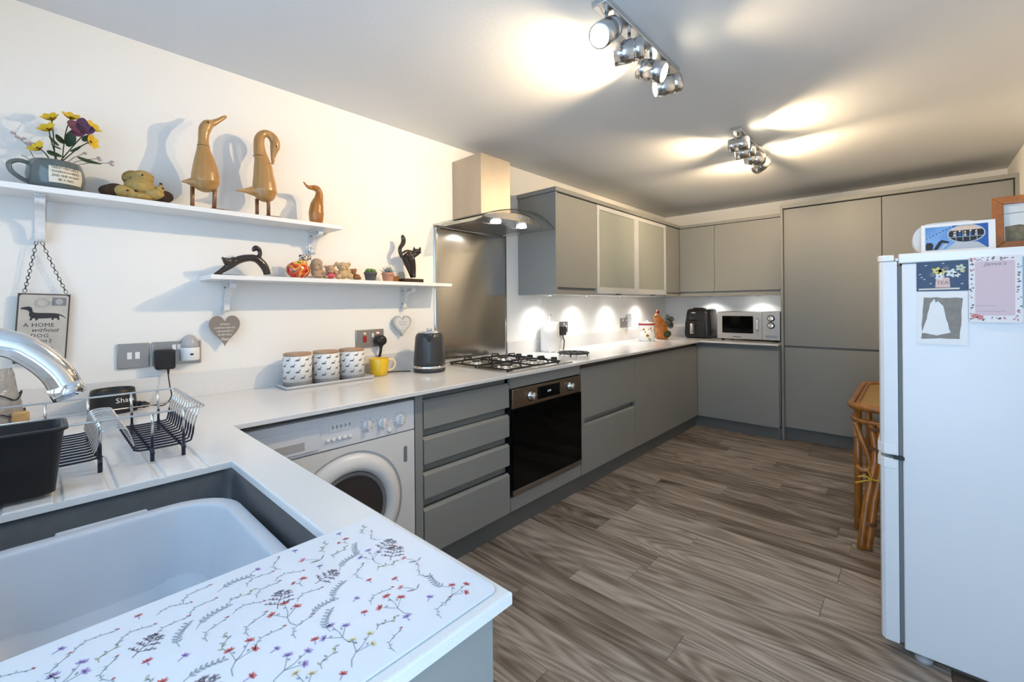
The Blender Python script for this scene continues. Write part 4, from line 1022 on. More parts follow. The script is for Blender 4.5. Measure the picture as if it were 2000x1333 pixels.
C4 = ((690, 440), 9.52)
t = thing('black_cat_figure', 'glossy black cat figure standing on a small plinth, tail upright', 'ornament', (.075, .485, SL))
b = NB(); xq = .075
sw_px(b, [(915, 590, 50), (872, 505, 36), (868, 430, 36), (912, 360, 43), (934, 290, 46), (922, 225, 40), (908, 182, 18)], xq, *C4)
sw_px(b, [(905, 560, 45), (990, 505, 48), (1070, 520, 52), (1120, 580, 50)], xq, *C4)
sw_px(b, [(925, 560, 52), (985, 700, 50), (1050, 850, 40), (1095, 975, 34)], xq - .01, *C4); sw_px(b, [(1035, 540, 66), (1080, 650, 72), (1110, 780, 55), (1125, 900, 38), (1130, 975, 34)], xq + .006, *C4)
sw_px(b, [(1110, 570, 50), (1160, 540, 48), (1185, 505, 62)], xq + .012, *C4)
p = pp(1188, 495, xq + .016, *C4); ball(b, p, (pr(60, p, 9.52), pr(72, p, 9.52) * 1.15, pr(58, p, 9.52)))
for u in (1132, 1238): sw_px(b, [(u, 460, 28), (u, 430, 18), (u + (2 if u > 1200 else -2), 400, 4)], xq + .016, *C4, k=2)
bb_ = obj('body', b, 'dark_lacquer', t); fuse(bb_, .0026, 2)
y0_, y1_ = pp(900, 1010, xq, *C4).y, pp(1250, 1010, xq, *C4).y
b = NB(); box(b, (.045, y0_, SL + .0003), (.105, y1_, SL + .024), .0015); obj('plinth', b, M('plinth_wood', (.035, .016, .014), .3), t)

# patchwork cat
def mosaic():
    m = bpy.data.materials.new('mosaic'); m.use_nodes = True; MATS['mosaic'] = m; nt = m.node_tree; N = nt.nodes.new; L = nt.links.new; bs = nt.nodes['Principled BSDF']
    tc = N('ShaderNodeTexCoord'); n = N('ShaderNodeTexNoise'); n.inputs['Scale'].default_value = 26; n.inputs['Detail'].default_value = 1
    L(tc.outputs['Object'], n.inputs[0]); r = N('ShaderNodeValToRGB'); r.color_ramp.interpolation = 'CONSTANT'; e = r.color_ramp.elements
    cols = ['8c1f12', 'c2402a', 'd9822b', 'e0b93a', '5a5648', 'd0552a', 'b81f22']
    e[0].position = 0; e[0].color = lin(cols[0]); e[1].position = .36; e[1].color = lin(cols[1])
    for i, c_ in enumerate(cols[2:]): k = e.new(.43 + i * .05); k.color = lin(c_)
    L(n.outputs['Fac'], r.inputs[0]); L(r.outputs[0], bs.inputs['Base Color']); bs.inputs['Roughness'].default_value = .2; bs.inputs['Coat Weight'].default_value = .5
mosaic()
M('spotted', (.72, .66, .60), .4, noise=(130, .9, .05), col2='3a2a22')
C5 = ((540, 440), 11.1); xv = .09
t = thing('patchwork_cat', 'round patchwork cat ornament in red and orange with spotted face', 'ornament', (xv, pp(470, 1000, xv, *C5).y, SL))
p = pp(468, 975, xv, *C5); rr = pr(238, p, 11.1); b = NB()
rz_ = (p.z + pr(190, p, 11.1) - SL) / 2
ball(b, (p.x, p.y, SL + rz_), (.036, rr * 1.05, rz_), u=24, v=16); q = pp(560, 830, xv, *C5); ball(b, q, (.022, pr(100, q, 11.1), pr(130, q, 11.1)))
fuse(obj('body', b, 'mosaic', t), .0025, 2)
b = NB(); q = pp(605, 712, xv + .012, *C5); ball(b, q, (.018, pr(105, q, 11.1), pr(75, q, 11.1)))
for u, v in ((505, 640), (735, 690)): sw_px(b, [(u + (20 if u < 600 else -20), v + 50, 45), (u, v, 22), (u, v - 18, 5)], xv + .012, *C5, k=2)
fuse(obj('head', b, 'spotted', t), .0018, 2)
# bears
def bear(label, base, parts, mat, xb, extras=None, shirt=None, eyes=(), nose=None):
    t = thing('bear_ornament', label, 'ornament', (xb, pp(base, 1100, xb, *C5).y, SL)); b = NB()
    for u, v, ra, rb, dx in parts:
        p = pp(u, v, xb + dx, *C5); a_, c_ = pr(ra, p, 11.1), pr(rb, p, 11.1); ball(b, (p.x, p.y, max(p.z, SL + c_)), (min(a_, .03), a_, c_), u=14, v=10)
    fuse(obj('body', b, mat, t), .0020, 3)
    if shirt:
        b = NB(); u, v, ra, rb, dx = shirt; p = pp(u, v, xb + dx, *C5); ball(b, (p.x, p.y, max(p.z, SL + pr(rb, p, 11.1))), (pr(ra, p, 11.1), pr(ra, p, 11.1), pr(rb, p, 11.1)), u=16, v=12); obj('jumper', b, M('bear_pink', (.55, .10, .13), .7), t)
    for u, v, dx in eyes:
        p = pp(u, v, xb + dx, *C5); b = NB(); ball(b, p, .0022, u=8, v=6); obj('eye', b, 'black', t)
    if nose:
        p = pp(nose[0], nose[1], xb + nose[2], *C5); b = NB(); ball(b, p, (.002, .003, .002), u=8, v=6); obj('nose', b, 'stamen', t)
M('bear_beige', (.42, .29, .19), .75, bump=(200, .3)); M('bear_tan', (.45, .29, .18), .75, bump=(200, .3)); M('bear_cream', (.52, .37, .20), .75, bump=(200, .3)); M('bear_brown', (.25, .11, .045), .75, bump=(200, .3))
bear('beige bear ornament sitting sideways beside the patchwork cat', 860, [(870, 830, 118, 110, 0), (860, 1010, 110, 125, 0), (790, 900, 70, 90, -.01), (900, 1100, 110, 45, .015), (975, 1010, 60, 60, .0), (960, 900, 45, 60, .02), (870, 930, 60, 60, .02)], 'bear_beige', .085, eyes=((930, 860, .026),))
bear('small bear ornament in a pink jumper', 1170, [(1165, 965, 100, 95, 0), (1165, 1090, 70, 60, 0), (1060, 900, 30, 30, -.005), (1255, 880, 35, 32, -.005), (1170, 1000, 55, 40, .02), (1290, 1030, 50, 60, 0), (1320, 1125, 50, 35, .01), (1070, 1120, 50, 35, .01)], 'bear_tan', .088, shirt=(1165, 1095, 98, 66, .004), eyes=((1135, 945, .028), (1205, 945, .028)), nose=(1170, 975, .036))
bear('cream bear ornament with round ears, sitting upright', 1440, [(1440, 900, 125, 95, 0), (1310, 840, 45, 45, -.006), (1565, 850, 48, 45, -.006), (1430, 1060, 115, 110, 0), (1440, 945, 55, 45, .018), (1590, 1110, 75, 60, .012), (1345, 1120, 60, 55, .012), (1560, 1010, 60, 60, 0)], 'bear_cream', .085, eyes=((1385, 885, .028), (1510, 900, .028)), nose=(1440, 940, .036))
bear('tiny brown bear ornament beside the cream bear', 1700, [(1670, 1005, 62, 58, 0), (1610, 970, 25, 25, 0), (1715, 970, 28, 28, 0), (1735, 1120, 80, 62, 0), (1665, 1040, 35, 30, .012), (1800, 1150, 40, 30, .01), (1700, 1150, 40, 30, .012)], 'bear_brown', .085, nose=(1660, 1035, .022))
# succulents
def pot(name, label, yc, r, h, mat, kind):
    c = V(.09, yc, SL); t = thing(name, label, 'plant', c); b = NB()
    lathe(b, [(r * .70, .0005), (r * .72, .002), (r * .93, h * .78), (r, h * .79), (r, h), (r * .9, h), (r * .86, h * .85), (0, h * .84)], c, n=28); obj('pot', b, mat, t)
    b = NB(); lathe(b, [(r * .86, h * .852), (r * .5, h * .90), (0, h * .92)], c, n=20); obj('soil', b, M('soil', (.05, .035, .025), .9), t)
    rs_ = random.Random(kind)
    for ring_, (n_, el, ln) in enumerate(((9, .35, 1.05), (8, .7, .95), (6, 1.05, .8), (4, 1.35, .6)) if kind == 1 else ((10, .35, 1.25), (9, .75, 1.2), (7, 1.1, 1.15), (3, 1.4, 1.0))):
        for i in range(n_):
            a = 2 * PI * i / n_ + ring_ * .5 + rs_.uniform(-.1, .1); d = V(math.cos(a) * math.cos(el), math.sin(a) * math.cos(el), math.sin(el)); L_ = r * ln * rs_.uniform(.85, 1.1)
            b = NB(); s0 = c + V(0, 0, h * .9)
            if kind == 1: sweep(b, [s0, s0 + d * L_ * .5, s0 + d * L_ * .85, s0 + d * L_], [r * .1, r * .24, r * .2, r * .03], 8, ZA)
            else: sweep(b, [s0, s0 + d * L_ * .5, s0 + d * L_ + V(0, 0, .004)], [r * .12, r * .10, r * .015], 6, ZA)
            obj('leaf', b, M('succulent_green', (.10, .20, .04), .5) if kind == 1 else M('succulent_grey', (.22, .26, .25), .55), t)
pot('potted_succulent', 'green succulent in a small charcoal pot', .228, .033, .048, M('pot_charcoal', (.085, .085, .09), .7), 1)
pot('potted_succulent', 'spiky grey succulent in a small terracotta pot', .330, .034, .050, M('pot_terracotta', (.52, .27, .18), .8), 2)
o = bx('wooden_block', (.035, .375, SL + .0003), (.060, .418, SL + .038), 'duck_leg', None, .002); tag(o, 'small brown wooden block behind the terracotta pot', 'block')
t = thing('glass_jar', 'small clear glass jar behind the black cat figure', 'jar', (.032, .45, SL)); b = NB(); lathe(b, [(.02, .0005), (.023, .003), (.023, .05), (.018, .058), (.018, .064), (.0165, .064), (.0165, .057), (.0215, .049), (.0215, .004), (0, .0035)], (.032, .45, SL), n=24); obj('body', b, 'clear_glass', t)
b = NB(); lathe(b, [(.021, .0045), (.021, .014), (0, .014)], (.032, .45, SL), n=20); obj('wax', b, 'white_plastic', t)

# ================================================================== SOCKETS
def plate(name, label, y0, y1, z0, z1, mat='socket_steel', cat='socket'):
    t = thing(name, label, cat, (.0, (y0 + y1) / 2, (z0 + z1) / 2)); bx('plate', (.001, y0, z0), (.009, y1, z1), mat, t, .003); return t
def rocker(t, y, z, w=.012, h=.020, mat='white_plastic', nm='switch'):
    b = NB(); box(b, (.009, y - w / 2, z - h / 2), (.0125, y + w / 2, z + h / 2), .0012); return obj(nm, b, mat, t)
t = plate('light_switch', 'brushed steel double light switch on the white wall', -.745, -.652, .996, 1.089, cat='switch'); rocker(t, -.711, 1.043, .014, .026); rocker(t, -.688, 1.043, .014, .026)
t = plate('double_socket', 'brushed steel double socket holding the charger and night light', -.645, -.488, .996, 1.089); rocker(t, -.577, 1.066); rocker(t, -.561, 1.066)
ch = thing('charger_plug', 'black square charger plugged into the steel double socket', 'charger', (.009, -.608, 1.02))
b = NB(); box(b, (.0095, -.640, .984), (.050, -.578, 1.060), .008, 3); obj('body', b, 'black', ch)
b = NB(); P = [V(.035, -.600, .985), V(.036, -.600, .96), V(.05, -.598, .92), V(.09, -.60, .885), V(.14, -.63, .866), V(.15, -.66, .872), V(.145, -.69, .876)]; sweep(b, crv(P, 6), .0022, 8); sweep(b, [V(.035, -.600, .986), V(.036, -.600, .965)], [.005, .003], 8); obj('cable', b, 'black', ch)
nl = thing('night_light', 'white plug-in night light with clear dome in the double socket', 'night light', (.009, -.53, 1.01))
b = NB(); rows = []
for z, w, d in ((1.010, .030, .034), (1.014, .033, .038), (1.058, .033, .040), (1.062, .032, .039)): rows.append([V(.0095 if q[0] < 0 else .0095 + q[0] * d, -.527 + q[1] * w, z) for q in ell(24)])
loft(b, rows); obj('body', b, 'white_plastic', nl)
b = NB(); rows = []
for k in range(8):
    a = k / 7 * PI / 2; rows.append([V(.0095 if q[0] < 0 else .0095 + q[0] * .036 * math.cos(a * .97), -.527 + q[1] * .030 * math.cos(a * .97), 1.0625 + .05 * math.sin(a)) for q in ell(24)])
loft(b, rows); obj('dome', b, M('dome', (.72, .72, .74), .15, trans=.5), nl)
b = NB(); ball(b, (.050, -.527, 1.036), (.002, .006, .004)); obj('sensor', b, 'black', nl)
t = plate('cooker_switch', 'brushed steel cooker switch with red rocker and socket', .189, .351, 1.001, 1.097)
rocker(t, .238, 1.045, .019, .034, 'red', 'red_rocker'); rocker(t, .284, 1.064, .010, .022); b = NB(); box(b, (.009, .233, 1.072), (.0105, .243, 1.080)); box(b, (.009, .306, 1.072), (.0105, .322, 1.080)); obj('neon', b, M('neon', (.9, .3, .2), .4, emit=((1, .35, .2), 1.5)), t)
kp = thing('kettle_plug', 'black kettle plug with cable in the cooker switch socket', 'plug', (.01, .32, 1.03))
b = NB(); sweep(b, [V(.0135, .320, 1.035), V(.03, .320, 1.035), V(.048, .320, 1.035), V(.052, .320, 1.035)], [.030, .031, .026, .01], 18, ZA); sweep(b, crv([V(.035, .318, 1.012), V(.036, .316, .985), V(.033, .310, .95), V(.032, .300, .92)]), [.010] * 4 + [.007] * 15, 8); obj('body', b, 'black', kp)
b = NB(); sweep(b, crv([V(.032, .300, .92), V(.030, .300, .885), V(.035, .315, .866), V(.06, .36, .8625), V(.09, .42, .8625), V(.12, .445, .8625)]), .0028, 8); obj('cable', b, 'black', kp)
t = plate('black_socket', 'dark double socket beside the paper towel roll', 1.962, 2.088, .986, 1.080); b = NB(); box(b, (.009, 2.05, 1.0), (.0095, 2.075, 1.02)); obj('socket_holes', b, 'black', t); rocker(t, 2.03, 1.058); rocker(t, 2.06, 1.040)
ap = thing('black_plug', 'black plug and lead in the socket behind the paper towel', 'plug', (.01, 1.99, 1.02))
b = NB(); box(b, (.0095, 1.962, .968), (.045, 2.018, 1.042), .006, 2); obj('body', b, 'black', ap)
b = NB(); sweep(b, crv([V(.028, 1.99, .968), V(.03, 1.995, .94), V(.03, 2.005, .925), V(.032, 2.0, .90), V(.036, 1.99, .875), V(.05, 1.97, .8655), V(.075, 1.93, .8655)]), .005, 8); obj('cable', b, 'black', ap)
t = plate('corner_socket', 'dark double socket on the wall near the sunflower tin', 2.985, 3.165, .986, 1.08); rocker(t, 3.03, 1.058, .02); rocker(t, 3.10, 1.058, .02)
bx('white_adaptor', (.0095, 3.115, .99), (.045, 3.155, 1.12), 'white_plastic', t, .004, label='white adaptor')

# ================================================================== WORKTOP ITEMS, NEAR END
TH = thing
# vacuum charging dock
dk = TH('vacuum_dock', 'black oval charging dock with white lettering by the steel sockets', 'dock', (.10, -.765, ZW))
b = NB(); c = V(.105, -.765, 0); ra, rb = .055, .064
def el(z, s=1.0, t=0): return [V(c.x + q[0] * ra * s + t, c.y + q[1] * rb * s, z) for q in ell(36)]
loft(b, [el(ZW + .0005, 1.0), el(ZW + .006, 1.02), el(ZW + .06, .95), el(ZW + .078, .92), el(ZW + .082, .88), el(ZW + .080, .82), el(ZW + .05, .76), el(ZW + .03, .72)]); obj('body', b, 'black', dk)
b = NB(); text(b, 'Shark', .024, (0, 0, 0), XA, YA, sx=1.0, space=1.05)
for v in b.verts:
    a = v.co.x / .058 + .50; z = ZW + .045 + v.co.y; s_ = 1.02 - .07 * (z - ZW) / .06
    v.co = V(c.x + math.cos(a) * ra * s_ + .0012, c.y + math.sin(a) * rb * s_ + .0006, z)
obj('lettering', b, 'text_white', dk, normals=False)
b = NB(); box(b, (.112, -.712, ZW + .006), (.135, -.690, ZW + .03), .005); sweep(b, [V(.125, -.70, ZW + .018), V(.14, -.685, ZW + .018), V(.145, -.672, ZW + .016)], [.010, .012, .006], 10); obj('connector', b, 'black', dk)

# bread bag
M('bag_film', (.68, .68, .68), .2, trans=.5, noise=(25, .35), bump=(40, .6)); M('bread', 'c9a06a', .9, noise=(40, .3))
bg = TH('bread_bag', 'crumpled clear plastic bag with bread, by the tap', 'bag', (.33, -1.03, ZW))
b = NB(); rows = []
rr_ = random.Random(5)
for z, sx_, sy_ in ((.0008, .055, .055), (.02, .065, .066), (.05, .066, .068), (.08, .062, .064), (.11, .058, .060), (.14, .050, .054), (.165, .044, .050), (.185, .040, .046), (.20, .036, .042)):
    rows.append([V(.335 + q[0] * sx_ * (1 + rr_.uniform(-.09, .09)), -1.035 + q[1] * sy_ * (1 + rr_.uniform(-.09, .09)), ZW + z + rr_.uniform(-.004, .004) * (z > .01)) for q in ell(22)])
loft(b, rows); obj('bag', b, 'bag_film', bg)
b = NB(); prism(b, [(-.03, 0), (.03, 0), (.03, .075), (.015, .09), (-.015, .09), (-.03, .075)], (.30, -1.0, ZW + .004), XA, ZA, .05, bev=.006); obj('loaf', b, 'bread', bg)
b = NB(); box(b, (.372, -.992, ZW + .006), (.390, -.958, ZW + .085), .006); obj('crust', b, 'bread', bg)
b = NB()
for z in (.075, .125): sweep(b, [V(.335 + q[0] * (.067 if z < .1 else .059), -1.035 + q[1] * (.068 if z < .1 else .062), ZW + z + .01 * math.sin(i)) for i, q in enumerate(ell(30))], .002, 5, closed=True)
obj('print_band', b, 'text_dark', bg)

# tap
tp = TH('tap', 'chrome swan-neck mixer tap arching over the sink', 'tap', (1.25, -1.20, ZW))
tx = 1.25
b = NB(); lathe(b, [(.030, .0005), (.030, .006), (.026, .010), (.0245, .05), (.022, .06), (0, .06)], (tx, -1.20, ZW), n=32); obj('base', b, 'chrome', tp)
P = [V(tx, -1.20, ZW + .06), V(tx, -1.20, ZW + .14), V(tx, -1.192, ZW + .21), V(tx, -1.165, ZW + .275), V(tx, -1.115, ZW + .318), V(tx, -1.055, ZW + .335), V(tx, -.995, ZW + .325), V(tx, -.948, ZW + .297), V(tx, -.922, ZW + .266), V(tx, -.9085, ZW + .232)]
P[-4:] = [onX(0, 669, tx), onX(60, 690, tx), onX(110, 728, tx), onX(137, 772, tx)]
b = NB(); sweep(b, crv(P, 8), .0185, 24, XA); obj('spout', b, 'chrome', tp)
b = NB(); d_ = (P[-1] - P[-2]).normalized(); sweep(b, [P[-1] - d_ * .018, P[-1] + d_ * .001], .0192, 24, XA); obj('aerator', b, 'chrome', tp)
b = NB(); sweep(b, [V(tx + .02, -1.20, ZW + .04), V(tx + .05, -1.20, ZW + .045), V(tx + .085, -1.195, ZW + .075)], [.009, .008, .006], 12); obj('lever', b, 'chrome', tp)

# dish rack
rk = TH('dish_rack', 'chrome wire dish rack with black coated lower wires beside the sink', 'dish rack', (.67, -.9, ZW))
RX0, RX1, RYa, RYb = .505, .835, -1.16, -.668
zr, zfl = .975, .886
b = NB(); sweep(b, [V(x, y, zr) for x, y in rrect((RX0 + RX1) / 2, (RYa + RYb) / 2, RX1 - RX0 + .03, RYb - RYa + .02, .012, 3)], .0026, 8, closed=True); obj('rim', b, 'chrome_soft', rk)
n_w = 12
for i in range(n_w):
    x = RX0 + .015 + (RX1 - RX0 - .03) * i / (n_w - 1)
    lo = [V(x, RYa + .03, zfl), V(x, -.866, zfl), V(x, -.858, zfl + .012)]
    hump = [V(x, -.858, zfl + .012), V(x, -.848, zfl + .052), V(x, -.838, zfl + .060), V(x, -.812, zfl + .060), V(x, -.802, zfl + .052), V(x, -.790, zfl + .012)]
    lo2 = [V(x, -.790, zfl + .012), V(x, -.782, zfl), V(x, RYb - .025, zfl), V(x, RYb - .012, zfl + .010), V(x, RYb - .008, zfl + .035)]
    up = [V(x, RYb - .008, zfl + .035), V(x, RYb + .006, zr)]
    b = NB(); sweep(b, crv(lo, 3), .0026, 6); obj('coated_wire', b, 'navy_coat', rk)
    b = NB(); sweep(b, crv(hump, 3), .0021, 6); obj('hump_wire', b, 'chrome_soft', rk)
    b = NB(); sweep(b, crv(lo2, 3), .0026, 6); obj('coated_wire', b, 'navy_coat', rk)
    b = NB(); sweep(b, up, .0021, 6); obj('end_wire', b, 'chrome_soft', rk)
for y in (-.700, -.760, -.850, -.930, -1.03, -1.12):
    for xa, xb in ((RX0 - .010, RX0 + .003), (RX1 + .010, RX1 + .003)): b = NB(); sweep(b, [V(xa, y, zr), V(xb, y, zfl + .035)], .003, 8); obj('upright', b, 'chrome_soft', rk)
    b = NB(); sweep(b, crv([V(RX0 + .003, y, zfl + .035), V(RX0 + .003, y, zfl), V(RX0 + .010, y, zfl - .005), V(RX1 - .010, y, zfl - .005), V(RX1 + .003, y, zfl), V(RX1 + .003, y, zfl + .035)], 4), .0032, 8)
    for x in (RX0 + .004, RX1 + .002): sweep(b, [V(x, y, ZW + .0008), V(x, y, zfl + .004)], .0045, 8)
    obj('cross_bar', b, 'navy_coat', rk)
b = NB(); sweep(b, [V(RX0 - .004, RYa + .02, .935), V(RX0 - .004, RYb, .935)], .0021, 6); obj('back_rail', b, 'chrome_soft', rk)
cd_ = TH('cutlery_caddy', 'black plastic cutlery caddy hooked on the dish rack', 'caddy', (.90, -1.0, .87))
b = NB()
def cr_(x0, x1, y0, y1, z, r=.015): return [V(x, y, z) for x, y in rrect((x0 + x1) / 2, (y0 + y1) / 2, x1 - x0, y1 - y0, r, 4)]
KX0, KX1, KY0, KY1 = .852, .955, -1.14, -.908
loft(b, [cr_(KX0 + .008, KX1 - .012, KY0, KY1 - .012, .868), cr_(KX0, KX1, KY0, KY1, .985), cr_(KX0 - .006, KX1 + .006, KY0 - .006, KY1 + .006, .989), cr_(KX0 - .006, KX1 + .006, KY0 - .006, KY1 + .006, .993), cr_(KX0 + .003, KX1 - .003, KY0 + .003, KY1 - .003, .993), cr_(KX0 + .011, KX1 - .015, KY0 + .004, KY1 - .016, .873)]); obj('body', b, 'black', cd_)
for y in (-.945, -1.06): b = NB(); box(b, (KX0 - .022, y - .012, .976), (KX0 - .005, y + .012, .990), .002); obj('hook', b, 'black', cd_)

# canisters on a tray
tr = TH('canister_tray', 'long pale grey tray under the three dachshund canisters', 'tray', (.10, 0, ZW))
b = NB(); TX0, TX1, TY0, TY1 = .028, .172, -.218, .205
def tr_(d, z): return cr_(TX0 + d, TX1 - d, TY0 + d, TY1 - d, z, .012)
loft(b, [tr_(.006, ZW + .0008), tr_(0, ZW + .012), tr_(0.001, ZW + .0145), tr_(.005, ZW + .0145), tr_(.010, ZW + .005)]); obj('body', b, M('tray_grey', (.60, .60, .61), .4), tr)
M('canister_white', (.78, .78, .78), .35); M('canister_grey', (.20, .20, .20), .5); M('print_grey', (.10, .10, .11), .5)
for i, (yc, lb) in enumerate(((-.143, 'dachshund print canister with wooden lid at the end away from the yellow mug'), (-.012, 'dachshund print canister with wooden lid, middle one on the tray'), (.117, 'dachshund print canister with wooden lid next to the yellow mug'))):
    c = V(.100, yc, ZW + .0053); t = TH('canister', lb, 'canister', c); R0 = .060
    b = NB(); lathe(b, [(R0 - .002, 0), (R0, .002), (R0, .022)], c, n=40); obj('base_band', b, 'canister_grey', t)
    b = NB(); lathe(b, [(R0, .022), (R0, .134), (R0 - .002, .136), (R0 - .004, .136)], c, n=40); bd = obj('body', b, 'canister_white', t)
    b = NB(); lathe(b, [(R0 - .003, .1362), (R0 - .0015, .138), (R0 - .0015, .146), (R0 - .003, .148), (0, .148)], c, n=40); obj('lid', b, 'lid_wood', t)
    b = NB(); dl_ = .0235
    for row_ in range(4):
        for k in range(9):
            a0 = 2 * PI * (k + (.5 if row_ % 2 else 0)) / 9 + .12 * i; zz = .042 + row_ * .0265
            vs = []
            for x, y in dog:
                a = a0 - x * dl_ / R0 ; zq = zz + y * dl_ * 1.45 - x * .002
                vs.append(b.verts.new(c + V((R0 + .0006) * math.cos(a), (R0 + .0006) * math.sin(a), zq)))
            b.faces.new(vs)
    obj('dachshund_print', b, 'print_grey', bd, normals=False)
# yellow mug, kettle
M('mug_yellow', (.78, .50, .02), .3, coat=.4); M('mug_cream', (.80, .68, .45), .35)
c = V(.098, .268, ZW); t = TH('yellow_mug', 'yellow mug with cream handle beside the canisters', 'mug', c)
b = NB(); lathe(b, [(.036, .0006), (.040, .003), (.046, .03), (.051, .088), (.050, .090), (.047, .088), (.042, .03), (0, .008)], c, n=36); obj('body', b, 'mug_yellow', t)
b = NB(); hdv = V(.35, .93, 0).normalized(); sweep(b, crv([c + hdv * .046 + V(0, 0, .076), c + hdv * .07 + V(0, 0, .080), c + hdv * .084 + V(0, 0, .058), c + hdv * .074 + V(0, 0, .032), c + hdv * .043 + V(0, 0, .022)], 5), .0055, 10); obj('handle', b, 'mug_cream', t)
M('kettle_grey', (.055, .057, .06), .32, .25, noise=(30, .15))
c = V(.185, .527, ZW); t = TH('kettle', 'dark grey electric kettle with chrome bands on the worktop', 'kettle', c)
b = NB(); lathe(b, [(.080, .0006), (.086, .003), (.088, .016), (.086, .022)], c, n=44); obj('power_base', b, 'kettle_grey', t)
b = NB(); lathe(b, [(.0865, .022), (.088, .026), (.088, .034), (.0855, .036)], c, n=44); obj('base_band', b, 'chrome', t)
b = NB(); lathe(b, [(.0855, .036), (.086, .06), (.083, .11), (.079, .16), (.076, .19), (.070, .206), (.060, .212)], c, n=44); kb = obj('body', b, 'kettle_grey', t)
b = NB(); lathe(b, [(.064, .2115), (.064, .216), (.056, .221), (.045, .2225), (0, .223)], c, n=36); ld = obj('lid', b, 'chrome', t)
b = NB(); lathe(b, [(.012, .2225), (.016, .232), (.014, .238), (0, .239)], c, n=18); obj('lid_knob', b, 'chrome', ld)
b = NB(); hv = V(-.2, .98, 0).normalized(); sweep(b, crv([c + hv * .068 + V(0, 0, .200), c + hv * .092 + V(0, 0, .202), c + hv * .108 + V(0, 0, .17), c + hv * .108 + V(0, 0, .11), c + hv * .098 + V(0, 0, .07), c + hv * .080 + V(0, 0, .06)], 5), [(.010, .007)] * 26, 10); obj('handle', b, 'chrome_soft', t)
b = NB(); sv = V(.80, -.6, 0).normalized(); n_ = V(-sv.y, sv.x, 0); rows = []
for z, o1, w in ((.168, .078, .008), (.190, .084, .018), (.208, .088, .026)): rows.append([c + sv * (o1 - .015) + n_ * w + V(0, 0, z), c + sv * o1 + n_ * w * .7 + V(0, 0, z), c + sv * o1 - n_ * w * .7 + V(0, 0, z), c + sv * (o1 - .015) - n_ * w + V(0, 0, z)])
loft(b, rows); sp0 = obj('spout', b, 'kettle_grey', kb)
b = NB(); q_ = c + sv * .0885 + V(0, 0, .196); prism(b, [(-.020, -.008), (.020, -.008), (.020, .008), (-.020, .008)], q_ - sv * .001, n_, ZA, .002); obj('spout_filter', b, 'black', sp0)

# paper towel, trivet
c = V(.098, 1.725, ZW); t = TH('paper_towel', 'white paper towel roll on a steel stand', 'paper towel', c)
b = NB(); lathe(b, [(.075, .0006), (.077, .004), (.075, .008), (0, .009)], c, n=36); obj('stand_base', b, 'chrome_soft', t)
b = NB(); lathe(b, [(.006, .009), (.006, .272), (.009, .275), (.008, .285), (0, .287)], c, n=14); obj('post', b, 'chrome_soft', t)
b = NB(); lathe(b, [(.020, .0095), (.071, .0095), (.072, .011), (.072, .226), (.071, .228), (.020, .228), (.020, .0095)], c, n=48); obj('roll', b, M('paper', (.80, .79, .77), .9, bump=(180, .25)), t)
c = V(.375, 1.640, ZW); t = TH('iron_trivet', 'round black wrought-iron trivet on the worktop behind the hob', 'trivet', c)
b = NB(); R0 = .108; z = ZW + .020
sweep(b, [c + V(R0 * math.cos(a * PI / 18), R0 * math.sin(a * PI / 18), .020) for a in range(36)], .005, 8, closed=True)
for k in range(8):
    a = k * PI / 4; sweep(b, [c + V(R0 * math.cos(a), R0 * math.sin(a), .020), c + V(0, 0, .020)], .0028, 6)
    cc = c + V(.066 * math.cos(a + PI / 8), .066 * math.sin(a + PI / 8), .020); sweep(b, [cc + V(.024 * math.cos(q * PI / 6), .024 * math.sin(q * PI / 6), 0) for q in range(12)], .0028, 6, closed=True)
obj('lattice', b, 'black_iron', t)
for k in range(4):
    a = k * PI / 2 + .4; b = NB(); sweep(b, [c + V(.098 * math.cos(a), .098 * math.sin(a), .0008), c + V(.098 * math.cos(a), .098 * math.sin(a), .02)], [.005, .006], 8); obj('foot', b, 'black_iron', t)

# sunflower tin, hen, air fryer, microwave
c = V(.215, 3.125, ZW); t = TH('sunflower_tin', 'white storage tin with sunflower print and red rim', 'tin', c); R0 = .076
b = NB(); lathe(b, [(R0 - .002, .0006), (R0, .003), (R0, .155)], c, n=40); tb = obj('body', b, 'white_gloss', t)
b = NB(); lathe(b, [(R0 + .001, .155), (R0 + .003, .157), (R0 + .003, .168), (R0, .170)], c, n=40); obj('red_rim', b, M('tin_red', (.35, .02, .025), .35), t)
b = NB(); lathe(b, [(R0 - .001, .170), (R0 - .004, .180), (R0 * .5, .184), (.02, .186), (.016, .20), (0, .202)], c, n=40); obj('lid', b, 'white_gloss', t)
M('sun_yellow', (.80, .52, .03), .4); M('sun_brown', (.20, .09, .02), .5); M('sun_leaf', (.16, .22, .05), .5)
b = NB()
def onTin(s, h, off=.0006): a = s / R0 - .35; return c + V((R0 + off) * math.cos(a), (R0 + off) * math.sin(a), h)
def tinpoly(pts, mi, off): b.faces.new([b.verts.new(onTin(x, y, off)) for x, y in pts]).material_index = mi
